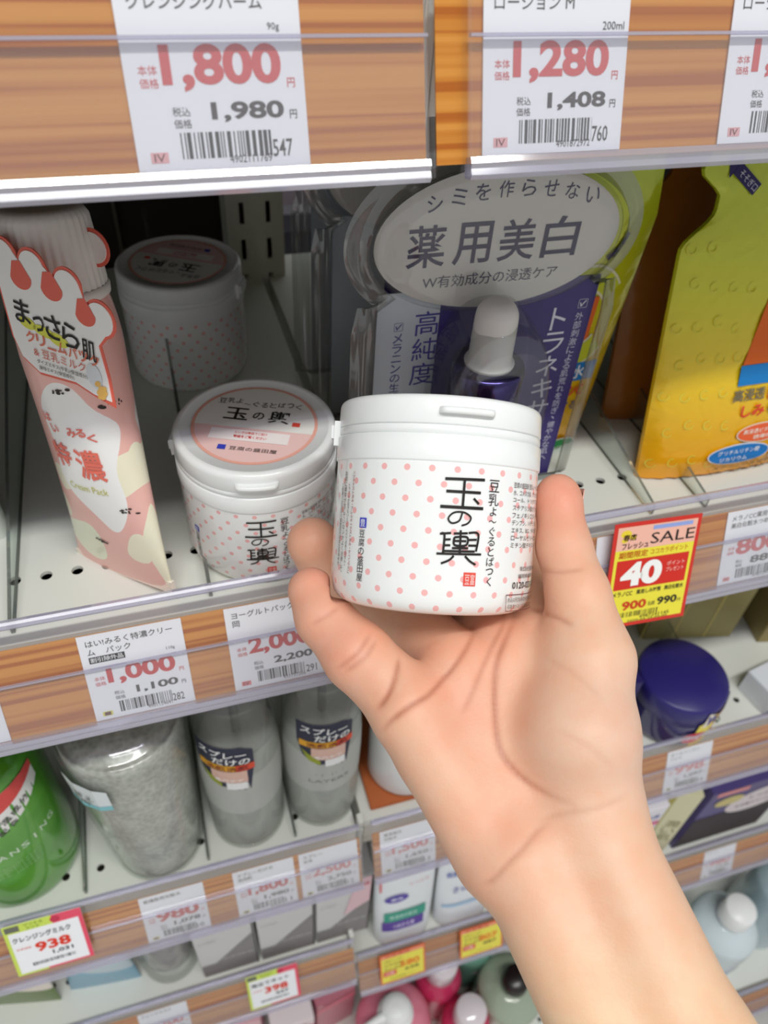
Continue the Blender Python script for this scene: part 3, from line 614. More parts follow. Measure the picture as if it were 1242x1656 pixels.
def sdf_hand():
    h = .00085
    lo = np.array([-.062, -.322, -.072]); hi = np.array([.160, .030, .125])
    n = ((hi - lo) / h).astype(int)
    X = (lo[0] + h * np.arange(n[0], dtype=np.float32))[:, None, None]; Y = (lo[1] + h * np.arange(n[1], dtype=np.float32))[None, :, None]; Z = (lo[2] + h * np.arange(n[2], dtype=np.float32))[None, None, :]
    BIG = np.float32(.02)
    def cone_into(F, p, q, k, mode='s'):
        """smooth-min a tapered capsule into F, only inside its bounding box"""
        a = np.array(p[:3]); b = np.array(q[:3]); ra, rb = p[3], q[3]; m_ = max(ra, rb) + .022
        i0 = np.maximum(((np.minimum(a, b) - m_ - lo) / h).astype(int), 0); i1 = np.minimum(((np.maximum(a, b) + m_ - lo) / h).astype(int) + 1, n)
        if (i1 <= i0).any(): return
        s = tuple(slice(i0[d], i1[d]) for d in range(3))
        x = X[s[0]] - np.float32(a[0]); y = Y[:, s[1]] - np.float32(a[1]); z = Z[:, :, s[2]] - np.float32(a[2]); d = b - a; L = float(d @ d) + 1e-12
        t = np.clip((x * np.float32(d[0]) + y * np.float32(d[1]) + z * np.float32(d[2])) / np.float32(L), 0, 1)
        D = np.sqrt((x - t * np.float32(d[0])) ** 2 + (y - t * np.float32(d[1])) ** 2 + (z - t * np.float32(d[2])) ** 2) - (np.float32(ra) + np.float32(rb - ra) * t)
        A = F[s]
        if k <= 0: F[s] = np.minimum(A, D)
        else:
            hh = np.clip(.5 + .5 * (A - D) / k, 0, 1); F[s] = A + (D - A) * hh - np.float32(k) * hh * (1 - hh)
    palm = np.full(n, BIG, np.float32)
    for p, q in HAND['palm']: cone_into(palm, p, q, .008)
    fing = np.full(n, BIG, np.float32)
    for name, ch in HAND['fingers'].items():
        F = np.full(n, BIG, np.float32)
        for p, q in zip(ch[:-1], ch[1:]): cone_into(F, p, q, .003)
        hh = np.clip(.5 + .5 * (fing - F) / .0012, 0, 1); fing = fing + (F - fing) * hh - np.float32(.0012) * hh * (1 - hh)
    k = .0075; hh = np.clip(.5 + .5 * (palm - fing) / k, 0, 1); F = palm + (fing - palm) * hh - np.float32(k) * hh * (1 - hh)
    # soft pads flatten where they meet the jar
    rot = math.radians(3.6); ax = np.array([math.sin(rot), math.cos(rot)])
    al = X * np.float32(ax[0]) + Y * np.float32(ax[1]); pe = X * np.float32(ax[1]) - Y * np.float32(ax[0])
    rad = np.sqrt(pe ** 2 + Z ** 2) - np.float32(JR + .0003); cap = np.abs(al) - np.float32(.0347)
    jar = np.maximum(rad, cap)
    F = np.maximum(F, -jar)
    # surface nets
    S = F < 0
    cell = np.zeros(n - 1, np.int32); 
    for dx in (0, 1):
        for dy in (0, 1):
            for dz in (0, 1): cell += S[dx:n[0] - 1 + dx, dy:n[1] - 1 + dy, dz:n[2] - 1 + dz]
    act = (cell > 0) & (cell < 8); idx = -np.ones(n - 1, np.int64); C_ = np.argwhere(act); idx[act] = np.arange(len(C_))
    acc = np.zeros((len(C_), 3)); cnt = np.zeros(len(C_))
    cor = [(0, 0, 0), (1, 0, 0), (0, 1, 0), (1, 1, 0), (0, 0, 1), (1, 0, 1), (0, 1, 1), (1, 1, 1)]
    V = [F[C_[:, 0] + c[0], C_[:, 1] + c[1], C_[:, 2] + c[2]].astype(float) for c in cor]
    for i in range(8):
        for b in (1, 2, 4):
            if i & b: continue
            j = i | b; va, vb = V[i], V[j]; m_ = (va < 0) != (vb < 0); t = np.where(m_, va / np.where(m_, va - vb, 1), 0)
            p = np.array(cor[i])[None] + t[:, None] * (np.array(cor[j]) - np.array(cor[i]))[None]
            acc += p * m_[:, None]; cnt += m_
    verts = lo + h * (C_ + acc / cnt[:, None])
    faces = []
    for ax_ in range(3):
        u, v = (ax_ + 1) % 3, (ax_ + 2) % 3
        a = [slice(1, n[d] - 1) for d in range(3)]; b = list(a); a[ax_] = slice(0, n[ax_] - 1); b[ax_] = slice(1, n[ax_])
        s0, s1 = S[tuple(a)], S[tuple(b)]; ch = np.argwhere(s0 != s1); inside = s0[ch[:, 0], ch[:, 1], ch[:, 2]]
        g = ch.copy(); g[:, u] += 1; g[:, v] += 1
        def at(du, dv):
            q = g.copy(); q[:, u] -= du; q[:, v] -= dv; return idx[q[:, 0], q[:, 1], q[:, 2]]
        quad = np.stack([at(1, 1), at(0, 1), at(0, 0), at(1, 0)], 1); quad[~inside] = quad[~inside][:, ::-1]; faces.append(quad)
    return verts, np.concatenate(faces)
def make_hand():
    V, Fc = sdf_hand()
    # relax
    e = np.concatenate([Fc[:, [0, 1]], Fc[:, [1, 2]], Fc[:, [2, 3]], Fc[:, [3, 0]]]); e = np.concatenate([e, e[:, ::-1]])
    deg = np.bincount(e[:, 0], minlength=len(V))[:, None]
    def smooth(A):
        return np.stack([np.bincount(e[:, 0], weights=A[e[:, 1], k], minlength=len(V)) for k in range(A.shape[1])], 1) / deg
    for _ in range(5): V = V + .5 * (smooth(V) - V)
    a = V[Fc[:, 1]] - V[Fc[:, 0]]; b = V[Fc[:, 3]] - V[Fc[:, 0]]; fn = np.cross(a, b)
    N = np.stack([np.bincount(Fc.ravel(), weights=np.repeat(fn[:, k], 4), minlength=len(V)) for k in range(3)], 1); N /= np.linalg.norm(N, axis=1)[:, None] + 1e-12
    # skin folds: grooves along the creases, and their darker tone
    mark = np.zeros(len(V)); push = np.zeros(len(V))
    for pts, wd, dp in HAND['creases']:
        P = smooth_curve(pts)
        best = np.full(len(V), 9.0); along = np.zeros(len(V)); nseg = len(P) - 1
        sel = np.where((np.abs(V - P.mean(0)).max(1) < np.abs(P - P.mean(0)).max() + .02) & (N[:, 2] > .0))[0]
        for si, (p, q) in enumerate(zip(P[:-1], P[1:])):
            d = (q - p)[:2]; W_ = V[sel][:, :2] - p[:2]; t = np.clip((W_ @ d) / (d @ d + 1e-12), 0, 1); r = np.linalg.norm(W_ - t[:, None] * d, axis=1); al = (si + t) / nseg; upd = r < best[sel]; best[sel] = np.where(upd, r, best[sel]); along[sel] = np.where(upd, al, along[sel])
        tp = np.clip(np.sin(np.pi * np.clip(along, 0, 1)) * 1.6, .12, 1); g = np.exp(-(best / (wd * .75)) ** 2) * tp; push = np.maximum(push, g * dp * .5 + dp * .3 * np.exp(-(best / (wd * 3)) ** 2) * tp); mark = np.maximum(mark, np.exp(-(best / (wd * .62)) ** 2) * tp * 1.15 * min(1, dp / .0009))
    for _ in range(2): push = push + .5 * (smooth(push[:, None])[:, 0] - push); mark = mark + .5 * (smooth(mark[:, None])[:, 0] - mark)
    V = V - N * push[:, None]
    me = bpy.data.meshes.new('person'); me.from_pydata(V.tolist(), [], Fc.tolist()); me.polygons.foreach_set('use_smooth', [True] * len(Fc))
    base = np.array(lin((230, 190, 160))[:3]); pink = np.array(lin((228, 154, 132))[:3]); pale = np.array(lin((220, 190, 174))[:3]); fold = np.array(lin((170, 96, 68))[:3]); arm = np.array(lin((234, 200, 164))[:3])
    def blob(c, r): return np.exp(-(((V - np.array(c)) ** 2).sum(1)) / (r * r))[:, None]
    col = np.repeat(base[None], len(V), 0)
    def over(col, m_, c): return col * (1 - m_) + c * m_
    col = over(col, .55 * np.clip((V[:, 1:2] + .045) / .05, 0, 1), pink)
    for c, r, s_ in (((.005, -.066, .02), .022, .5), ((-.035, -.045, .02), .022, .6), ((-.042, -.020, .0), .014, .8), ((.045, .003, .0), .012, .6), ((.018, -.105, .03), .022, .45), ((.018, -.045, .0), .02, .5)): col = over(col, s_ * blob(c, r), pink)
    for c, r, s_ in (((.053, -.072, .03), .022, .7),): col = over(col, s_ * blob(c, r), pale)
    col = over(col, np.clip((-.115 - V[:, 1:2]) / .03, 0, 1), arm)
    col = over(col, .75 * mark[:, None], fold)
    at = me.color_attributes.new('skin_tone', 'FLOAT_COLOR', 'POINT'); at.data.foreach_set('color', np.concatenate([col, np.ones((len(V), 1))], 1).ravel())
    m = bpy.data.materials.new('skin'); m.use_nodes = True; nt = m.node_tree; bs = nt.nodes['Principled BSDF']
    va = nt.nodes.new('ShaderNodeVertexColor'); va.layer_name = 'skin_tone'
    tc = nt.nodes.new('ShaderNodeTexCoord'); n1 = nt.nodes.new('ShaderNodeTexNoise'); n1.inputs['Scale'].default_value = 90; n1.inputs['Detail'].default_value = 5; nt.links.new(tc.outputs['Object'], n1.inputs['Vector'])
    mx = nt.nodes.new('ShaderNodeMix'); mx.data_type = 'RGBA'; mx.blend_type = 'MULTIPLY'; mx.inputs[0].default_value = 1
    rp = nt.nodes.new('ShaderNodeValToRGB'); rp.color_ramp.elements[0].position = .35; rp.color_ramp.elements[0].color = (1.0, .90, .86, 1); rp.color_ramp.elements[1].position = .65; rp.color_ramp.elements[1].color = (1, 1, 1, 1)
    nt.links.new(n1.outputs['Fac'], rp.inputs[0]); nt.links.new(va.outputs[0], mx.inputs[6]); nt.links.new(rp.outputs[0], mx.inputs[7]); nt.links.new(mx.outputs[2], bs.inputs['Base Color'])
    bs.inputs['Subsurface Weight'].default_value = .35; bs.inputs['Subsurface Radius'].default_value = (1, .35, .2); bs.inputs['Subsurface Scale'].default_value = .004
    bs.inputs['Roughness'].default_value = .48; bs.inputs['Specular IOR Level'].default_value = .38
    vo = nt.nodes.new('ShaderNodeTexVoronoi'); vo.inputs['Scale'].default_value = 1100; nt.links.new(tc.outputs['Object'], vo.inputs['Vector'])
    n2 = nt.nodes.new('ShaderNodeTexNoise'); n2.inputs['Scale'].default_value = 260; n2.inputs['Detail'].default_value = 4; nt.links.new(tc.outputs['Object'], n2.inputs['Vector'])
    ad = nt.nodes.new('ShaderNodeMath'); ad.operation = 'MULTIPLY_ADD'; ad.inputs[1].default_value = .25; nt.links.new(vo.outputs['Distance'], ad.inputs[0]); nt.links.new(n2.outputs['Fac'], ad.inputs[2])
    bp = nt.nodes.new('ShaderNodeBump'); bp.inputs['Strength'].default_value = .35; bp.inputs['Distance'].default_value = .0004; nt.links.new(ad.outputs[0], bp.inputs['Height']); nt.links.new(bp.outputs[0], bs.inputs['Normal'])
    me.materials.append(m)
    o = bpy.data.objects.new('person', me); COL.objects.link(o); o.matrix_world = HELD
    # thumb nail: a thin curved plate on the far side of the thumb tip
    nb = MB(); ax, az, r0 = .0445, -.0046, .0081; g1 = []; c0 = math.radians(-14)
    for j in range(9):
        q = j / 8; y = -.0070 + .0125 * q; hw = math.radians(42) * (1 - .25 * max(0, q - .7) / .3); 
        g1.append([(ax + (r0 + .0002 + .0008 * q ** 2) * math.cos(c0 - hw + 2 * hw * k / 10), y + .0008 * math.cos((k - 5) / 5 * 1.4), az + (r0 + .0002) * math.sin(c0 - hw + 2 * hw * k / 10)) for k in range(11)])
    vs = [p for row in g1 for p in row]; top = [(p[0] + .0004 * math.cos(c0), p[1], p[2] + .0004 * math.sin(c0)) for p in vs]
    nn = len(vs); q1 = [(j * 11 + k, j * 11 + k + 1, (j + 1) * 11 + k + 1, (j + 1) * 11 + k) for j in range(8) for k in range(10)]
    rim = [k for k in range(11)] + [j * 11 + 10 for j in range(1, 9)] + [8 * 11 + k for k in range(9, -1, -1)] + [j * 11 for j in range(7, 0, -1)]
    nb.add(vs + top, [t[::-1] for t in q1] + [tuple(i + nn for i in t) for t in q1] + [(rim[i], rim[(i + 1) % len(rim)], rim[(i + 1) % len(rim)] + nn, rim[i] + nn) for i in range(len(rim))], mat('nail_keratin', (232, 184, 166), .25, coat=.4), True)
    nb.obj('fingernail', o)
    return o
def smooth_curve(pts, k=6):
    P = [np.array(p, float) for p in pts]; out = []
    for i in range(len(P) - 1):
        p0, p1, p2, p3 = P[max(i - 1, 0)], P[i], P[i + 1], P[min(i + 2, len(P) - 1)]
        for q in range(k):
            t = q / k; out.append(.5 * ((2 * p1) + (p2 - p0) * t + (2 * p0 - 5 * p1 + 4 * p2 - p3) * t * t + (3 * p1 - p0 - 3 * p2 + p3) * t ** 3))
    out.append(P[-1]); return np.array(out)
person = make_hand()
tag(person, 'bare right hand and forearm, palm towards the viewer, fingers curled round the white jar', 'person')

# ================================================================== THE PINK TUBE
def tube_mw():
    yaw, tl = math.radians(-45), math.radians(12)
    return Matrix.Translation((-.066, -.012, Z1)) @ Matrix.Rotation(-tl, 4, 'X') @ Matrix.Rotation(yaw, 4, 'Z')
def pink_tube():
    root = empty('cream_tube', tube_mw()); tag(root, 'pink and white squeeze tube with ribbed white cap, standing cap up at the left', 'tube')
    m, nt, b, tc, sep, M_, mix = node_mat('tube_pink_print', .3, .5, .2)
    x, z = sep.outputs['X'], sep.outputs['Z']
    n = nt.nodes.new('ShaderNodeTexNoise'); n.inputs['Scale'].default_value = 38; n.inputs['Detail'].default_value = 0; nt.links.new(tc.outputs['Object'], n.inputs['Vector'])
    wob = M_('MULTIPLY', M_('SUBTRACT', n.outputs['Fac'], .5), .012); xx = M_('ADD', x, wob); zz = M_('ADD', z, wob)
    c = mix(M_('GREATER_THAN', n.outputs['Fac'], .60), (244, 190, 180), (246, 240, 214))
    c = mix(ell(M_, xx, zz, .006, .066, .0155, .036), c, (250, 249, 247))
    c = mix(ell(M_, xx, zz, .0290, .030, .006, .026), c, (244, 240, 214))
    c = mix(ell(M_, xx, zz, .0265, .086, .004, .018), c, (244, 240, 214))
    c = mix(ell(M_, xx, zz, -.016, .018, .013, .012), c, (238, 240, 214))
    nt.links.new(c, b.inputs['Base Color'])
    def sec(t):
        if t < .84:
            k = t / .84; a = .0290 * (1 - k) + .0200 * k; bb = .0007 + (.0188 - .0007) * (k ** .75); a, bb = a, bb
        else:
            k = (t - .84) / .16; a = .0200 - .003 * k ** 2; bb = .0188 - .002 * k ** 2
        return a, bb
    H = .132
    rings = []
    for i in range(25):
        t = i / 24; a, bb = sec(t); rings.append([(a * math.cos(q), bb * math.sin(q), t * H) for q in [2 * math.pi * j / 48 for j in range(48)]])
    MB().loft(rings, m).obj('tube_body', root)
    cr = MB()
    for i in range(6): cr.box((-.0292, -.0011, .0008 + i * .0011), (.0292, .0011, .0014 + i * .0011), mat('crimp_plastic', (246, 236, 224), .4))
    cr.obj('crimped_end', root)
    # ribbed cap
    cp = MB(); R_ = .0178; n_ = 144; prof = [(.0176, .1345), (.0178, .136), (.0160, .1585), (.0145, .1610), (.0110, .1616), (0, .1616)]; vs = []; fs = []
    for r, z_ in prof:
        for j in range(n_): q = 2 * math.pi * j / n_; rr = r - (.0004 if j % 4 < 2 and .0155 < r else 0); vs.append((rr * math.cos(q), rr * math.sin(q), z_))
    for i in range(len(prof) - 1):
        for j in range(n_): fs.append((i * n_ + j, i * n_ + (j + 1) % n_, (i + 1) * n_ + (j + 1) % n_, (i + 1) * n_ + j))
    cp.add(vs, fs, mat('cap_plastic', (238, 234, 228), .4, sss=.2), True)
    cp.lathe([(.0170, .130), (.0182, .131), (.0184, .134), (.0176, .1345)], mat('cap_plastic', (238, 234, 228)), 48, cap=False)
    cp.obj('screw_cap', root)
    # print on the body (projected from the front face)
    def bf(u, v, h=0.0):
        a, bb = sec(min(max(v / H, 0), 1)); q = max(1 - (u / a) ** 2, 0.02); return (u, -bb * math.sqrt(q) - h - .0002, v)
    m = MB(); rr = (236, 120, 104)
    for c_, a, b_, s_ in (('は', -.0060, .0850, .004), ('い', -.0040, .0800, .004), ('み', .0040, .0795, .0042), ('る', .0082, .0800, .0038), ('く', .0120, .0780, .0036)): txt(m, c_, a, b_, s_, s_, rr, .02, fn=bf, lift=.0002)
    txt(m, '特', -.0085, .0630, .0095, .0125, rr, .02, fn=bf, lift=.0002); txt(m, '濃', .0030, .0590, .0120, .0150, rr, .02, fn=bf, lift=.0002)
    txt(m, 'Cream Pack', -.0070, .0520, .0200, .0034, (196, 196, 96), 0, fn=bf, lift=.0002)
    for (a, b_, rot) in ((.0190, .0450, 0), (-.002, .0230, .3), (.0215, .0930, 1.2), (.008, .1000, 0)):
        for k in range(9): oval(m, a + random.uniform(-.0035, .0035), b_ + random.uniform(-.0012, .0012), random.uniform(.0004, .001), random.uniform(.0003, .0007), (60, 50, 46), fn=bf, lift=.0002, n=8, rot=rot)
    m.obj('printed_text', root)
    # cloud shaped tag: white with red outline, lobes along the upper edge
    def cloud(off, shrink):
        path = []
        def arc(cx, cz, r, a0, a1, n=14):
            for k in range(n + 1): q = math.radians(a0 + (a1 - a0) * k / n); path.append((cx + (r - shrink) * math.cos(q), cz + (r - shrink) * math.sin(q)))
        arc(.0005, .1490, .0068, 190, 20); arc(.0135, .1465, .0068, 165, 15); arc(.0285, .1420, .0068, 160, 15); arc(.0405, .1330, .0068, 150, -80)
        path += [(.0385 - shrink, .1235), (.0395 - shrink, .1120), (.0392 - shrink, .1010 + shrink * 2), (.0300, .1035 + shrink), (.0220, .1065 + shrink), (.0040, .1070 + shrink), (-.0030, .1120 + shrink), (-.0062 + shrink, .1200)]
        return path
    card = MB(); yl = -.0190
    RD = mat('tag_red', (232, 104, 84), .4)
    f1 = lambda a, b_, c_: (a, yl - c_, b_)
    card.prism(cloud(0, 0), 0, .0004, RD, f1); tg = card.obj('cloud_tag', root)
    MB().prism([(.0120 + .0075 * math.cos(q), .1480 + .0068 * math.sin(q)) for q in [2 * math.pi * k / 24 for k in range(24)]] , .0002, .0006, RD, lambda a, b_, c_: (a + .004, .0055 + c_, b_)).prism([(.0120 + .0062 * math.cos(q), .1480 + .0055 * math.sin(q)) for q in [2 * math.pi * k / 24 for k in range(24)]], -.0002, .0002, mat('tag_white', (248, 246, 243), .4), lambda a, b_, c_: (a + .004, .0055 + c_, b_)).obj('rear_lobe', tg)
    c2 = MB(); c2.prism(cloud(0, .0011), .0004, .0007, mat('tag_white', (248, 246, 243), .4), f1)
    for (cx, cz, r) in ((.0070, .1385, .0040), (.0210, .1365, .0040), (.0345, .1295, .0036)):
        c2.add([(cx + r * 1.25 * math.cos(q), yl - .00085, cz + r * math.sin(q) + .004) for q in [math.pi + math.pi * k / 12 for k in range(13)]] + [(cx + .4 * r, yl - .00085, cz + .010), (cx - .6 * r, yl - .00085, cz + .0095)], [tuple(range(15))], RD)
    c2.obj('cloud_face', tg)
    m = MB(); fn = lambda a, b_, c_: (a, yl - .0008 - c_, b_)
    for (a, b_, r1, r2) in ((.0045, .1265, .0040, .0022), (.0120, .1245, .0052, .0020), (.0185, .1225, .0046, .0024)): oval(m, a, b_, r1, r2, (226, 226, 90), fn=fn, lift=.0001, rot=-.2)
    for c_, a, b_, s_ in (('ま', -.0010, .1268, .0076), ('っ', .0074, .1245, .0052), ('さ', .0128, .1232, .0078), ('ら', .0205, .1212, .0080), ('肌', .0290, .1180, .0066)): txt(m, c_, a, b_, s_, s_ * 1.15, (40, 36, 34), .01, fn=fn, lift=.0003, rot=-.16)
    for i, c_ in enumerate('クリームパック'): txt(m, c_, .0020 + i * .0050, .1196 - i * .0006, .0043, .0043 if c_ != 'ー' else .0007, (226, 120, 92), .015, fn=fn, lift=.0003, rot=-.10)
    txt(m, '& 豆乳ミルク', .0040, .1145, .0250, .0036, (214, 110, 90), .0, fn=fn, lift=.0003, rot=-.08)
    txt(m, 'ダイズエキス(牛乳)(保湿成分)', .0045, .1116, .0245, .0019, (60, 56, 54), .0, fn=fn, lift=.0003, rot=-.07); txt(m, '酵母エキス(保湿成分)', .0050, .1092, .0170, .0018, (60, 56, 54), .0, fn=fn, lift=.0003, rot=-.05)
    for k in range(7): oval(m, .0335 + .0012 * (k % 3), .1045 + .0016 * (k // 2), .0016, .0010, (240, 190, 100), fn=fn, lift=.0002 + .00002 * k, n=12, rot=.5)
    oval(m, .0325, .1120, .0035, .0045, (222, 226, 228), fn=fn, lift=.0002)
    m.obj('printed_text', tg)
pink_tube()
# neighbour on the far left, behind the first divider
def blue_pouch():
    root = empty('refill_pouch', T(-.150, .045, Z1, math.radians(-28))); tag(root, 'blue and white striped refill pouch cut by the left edge behind a divider', 'pouch')
    m, nt, b, tc, sep, M_, mix = node_mat('blue_stripe_print', .3, .5)
    s = M_('ADD', sep.outputs['Z'], M_('MULTIPLY', sep.outputs['X'], -.6))
    c = mix(M_('GREATER_THAN', s, .030), (226, 232, 226), (120, 170, 204)); c = mix(M_('GREATER_THAN', s, .043), c, (220, 228, 200)); c = mix(M_('GREATER_THAN', s, .055), c, (70, 84, 92))
    nt.links.new(c, b.inputs['Base Color'])
    rings = []
    for i in range(15):
        t = i / 14; a = .036 - .004 * t; bb = .014 * (1 - t) ** .8 + .001
        rings.append([(a * math.cos(q), bb * math.sin(q), t * .14) for q in [2 * math.pi * j / 32 for j in range(32)]])
    MB().loft(rings, m).obj('pouch_body', root)
    MB().box((-.031, -.0008, .139), (.031, .0008, .150), mat('seal_foil', (200, 210, 214), .35)).obj('top_seal', root)
blue_pouch()

# ================================================================== BLISTER PACKS
def super_oval(cx, cz, rx_, rz, n=64, e=2.3):
    pts = []
    for k in range(n):
        a = 2 * math.pi * k / n; c, s = math.cos(a), math.sin(a)
        pts.append((cx + rx_ * abs(c) ** (2 / e) * (1 if c > 0 else -1), cz + rz * abs(s) ** (2 / e) * (1 if s > 0 else -1)))
    return pts
NAVY = (62, 52, 118)
def blister_outline(g):
    """head oval joined to the tall body, grown by g"""
    pts = []; cx, cz, rx_, rz = .1072, .1385, .0560 + g, .0315 + g
    for k in range(49):
        a = math.radians(-38 + (218 + 38) * k / 48); pts.append((cx + rx_ * math.cos(a), cz + rz * math.sin(a)))
    pts += [(.0555 - g * .8, .1130), (.0552 - g, .100), (.0552 - g, .0), (.1612 + g, .0), (.1612 + g, .100), (.1600 + g * .8, .1160)]
    return pts
def blister_pack(y, lab, full=True):
    root = empty('blister_pack', T(0, y, Z1)); tag(root, lab, 'blister pack', 'clear blister packs in a row')
    def sh(pts): return [(a, b) for a, b in pts]
    f = lambda h0: (lambda a, b, c: (a, -c, b))
    # flange: clear sheet with a raised ridge following the outline
    o0, o1, o2 = blister_outline(.0105), blister_outline(.0070), blister_outline(.0035); n = len(o0)
    m = MB(); m.add([(a, 0, max(b, 0)) for a, b in o0] + [(a, -.0014, max(b, 0)) for a, b in o1] + [(a, -.0004, max(b, 0)) for a, b in o2] + [(a, -.0050, max(b, 0)) for a, b in blister_outline(.0012)],
        [(r * n + i, r * n + (i + 1) % n, (r + 1) * n + (i + 1) % n, (r + 1) * n + i) for r in range(3) for i in range(n)], BLE, True); m.obj('clear_flange', root)
    # printed card: silver left half and navy right half, white head
    m = MB(); SIL = mat('card_silver_grey', (196, 204, 214), .35, metal=.15); NV = mat('card_navy', NAVY, .35)
    m.prism([(.0560, .0), (.0845, .0), (.0845, .1180), (.0560, .1180)], -.0006, 0, SIL, f(0)); m.prism([(.0845, .0), (.1605, .0), (.1605, .1180), (.0845, .1180)], -.0006, 0, NV, f(0)); m.obj('backing_card', root)
    hd = MB(); OV = mat('card_head_pearl', (242, 236, 230), .35)
    hp = [(.1072 + .0545 * math.cos(q), .1385 + .0300 * math.sin(q)) for q in [2 * math.pi * k / 64 for k in range(64)]]
    hd.prism(hp, .0002, .0012, OV, f(0))
    hd.obj('head_label', root)
    # domes
    def dome(cx, cz, rx_, rz, h, name, mt, e=2.2):
        m = MB(); rs = []
        for k, (q, hh) in enumerate(((1.0, 0), (.985, .45), (.955, .8), (.90, .95), (.80, 1.0), (.5, 1.0))):
            rs.append([(a, -.0014 - h * hh, b) for a, b in super_oval(cx, cz, rx_ * q, rz * q, 64, e)])
        n = 64; m.add([p for r in rs for p in r], [(i * n + j, i * n + (j + 1) % n, (i + 1) * n + (j + 1) % n, (i + 1) * n + j) for i in range(5) for j in range(n)] + [tuple(range(5 * n, 6 * n))], mt, True); m.obj(name, root)
    dome(.1072, .1385, .0555, .0308, .0055, 'head_dome', BLI)
    if full:
        dome(.1065, .0560, .0260, .058, .030, 'bottle_dome', BLI, 2.6)
        t = MB(); fn = f(0); nv = (40, 28, 84); L = .0014
        # arched slogan on the head
        for i, c in enumerate('シミを作らせない'):
            a = .0735 + i * .0098; arch = .0060 * (1 - ((a - .1072) / .040) ** 2)
            txt(t, c, a, .1500 + arch, .0062, .0066, nv, .0, fn=fn, lift=L, rot=-.0042 * (a - .1072) * 1000 / 10)
        for i, c in enumerate('薬用美白'): txt(t, c, .0665 + i * .0200, .1290, .0165, .0178, nv, .010, fn=fn, lift=L, res=3, shear=-.0)
        txt(t, 'W有効成分の浸透ケア', .0745, .1195, .0620, .0056, (84, 76, 104), .0, fn=fn, lift=L)
        vtxt(t, '高純度', .0790, .0700, None, .0390, (80, 76, 150), .0, fn=fn, lift=.0002); vtxt(t, 'メラニンの生成を抑え、', .0660, .0420, None, .0570, (92, 90, 150), .0, fn=fn, lift=.0002); txt(t, '☑', .0640, .1000, .004, .0040, (92, 90, 150), fn=fn, lift=.0002)
        vtxt(t, 'トラネキサム酸', .1440, .0140, None, .0900, (226, 226, 240), .0, fn=fn, lift=.0002); vtxt(t, '外部刺激による肌荒れを防ぎ、健やかな肌へ', .1545, .0100, None, .0900, (214, 214, 236), .0, fn=fn, lift=.0002); txt(t, '☑', .1525, .1020, .0045, .0045, (226, 226, 240), fn=fn, lift=.0002)
        t.obj('printed_text', root)
        # dropper bottle inside
        cx, cy = .1025, -.0185
        NB = mat('navy_glass', (34, 28, 66), .08, spec=.8, coat=1); MT = mat('collar_navy_metal', (70, 64, 110), .18, metal=.9)
        b_ = MB(); b_.lathe(smooth_prof([(.0105, .0), (.0165, .001), (.0172, .004), (.0172, .061), (.0160, .067), (.0120, .071), (.0110, .075)]), NB, 48, cx=cx, cy=cy); bo = b_.obj('dropper_bottle', root)
        c_ = MB(); c_.lathe([(.0152, .0705), (.0162, .071), (.0162, .0895), (.0156, .0910), (.0085, .0912)], MT, 64, cx=cx, cy=cy); c_.obj('collar', bo)
        d_ = MB(); d_.lathe(smooth_prof([(.0108, .0910), (.0110, .0925), (.0096, .0940), (.0092, .1120), (.0080, .1175), (.0048, .1205), (.0001, .1212)]), mat('bulb_rubber', (232, 230, 226), .4), 48, cx=cx, cy=cy, cap=False); d_.obj('rubber_bulb', bo)
    return root
blister_pack(.0100, 'front blister pack with oval head reading 薬用美白, dropper bottle inside')
blister_pack(.0880, 'second clear blister pack in line, right behind the front one', False)
blister_pack(.1360, 'third clear blister pack in line, farthest back', False)

# ================================================================== YELLOW POUCHES
def pouch_mat():
    m, nt, b, tc, sep, M_, mix = node_mat('pouch_yellow_foil', .22, .6, .3)
    b.inputs['Metallic'].default_value = .15
    x, z = sep.outputs['X'], sep.outputs['Z']
    r = nt.nodes.new('ShaderNodeValToRGB'); e = r.color_ramp.elements
    e[0].position = .0; e[0].color = lin((246, 168, 20)); e[1].position = 1; e[1].color = lin((186, 204, 40))
    k = e.new(.33); k.color = lin((244, 204, 30)); k = e.new(.62); k.color = lin((214, 212, 38))
    nt.links.new(M_('DIVIDE', z, .165), r.inputs[0]); nt.links.new(r.outputs[0], b.inputs['Base Color'])
    n = nt.nodes.new('ShaderNodeTexNoise'); n.inputs['Scale'].default_value = 60; n.inputs['Detail'].default_value = 2; n.inputs['Distortion'].default_value = 1.2; nt.links.new(tc.outputs['Object'], n.inputs['Vector'])
    bp = nt.nodes.new('ShaderNodeBump'); bp.inputs['Strength'].default_value = .5; bp.inputs['Distance'].default_value = .0016; nt.links.new(n.outputs['Fac'], bp.inputs['Height']); nt.links.new(bp.outputs[0], b.inputs['Normal'])
    return m
POUCH = pouch_mat(); PBACK = mat('pouch_back_film', (196, 120, 30), .3)
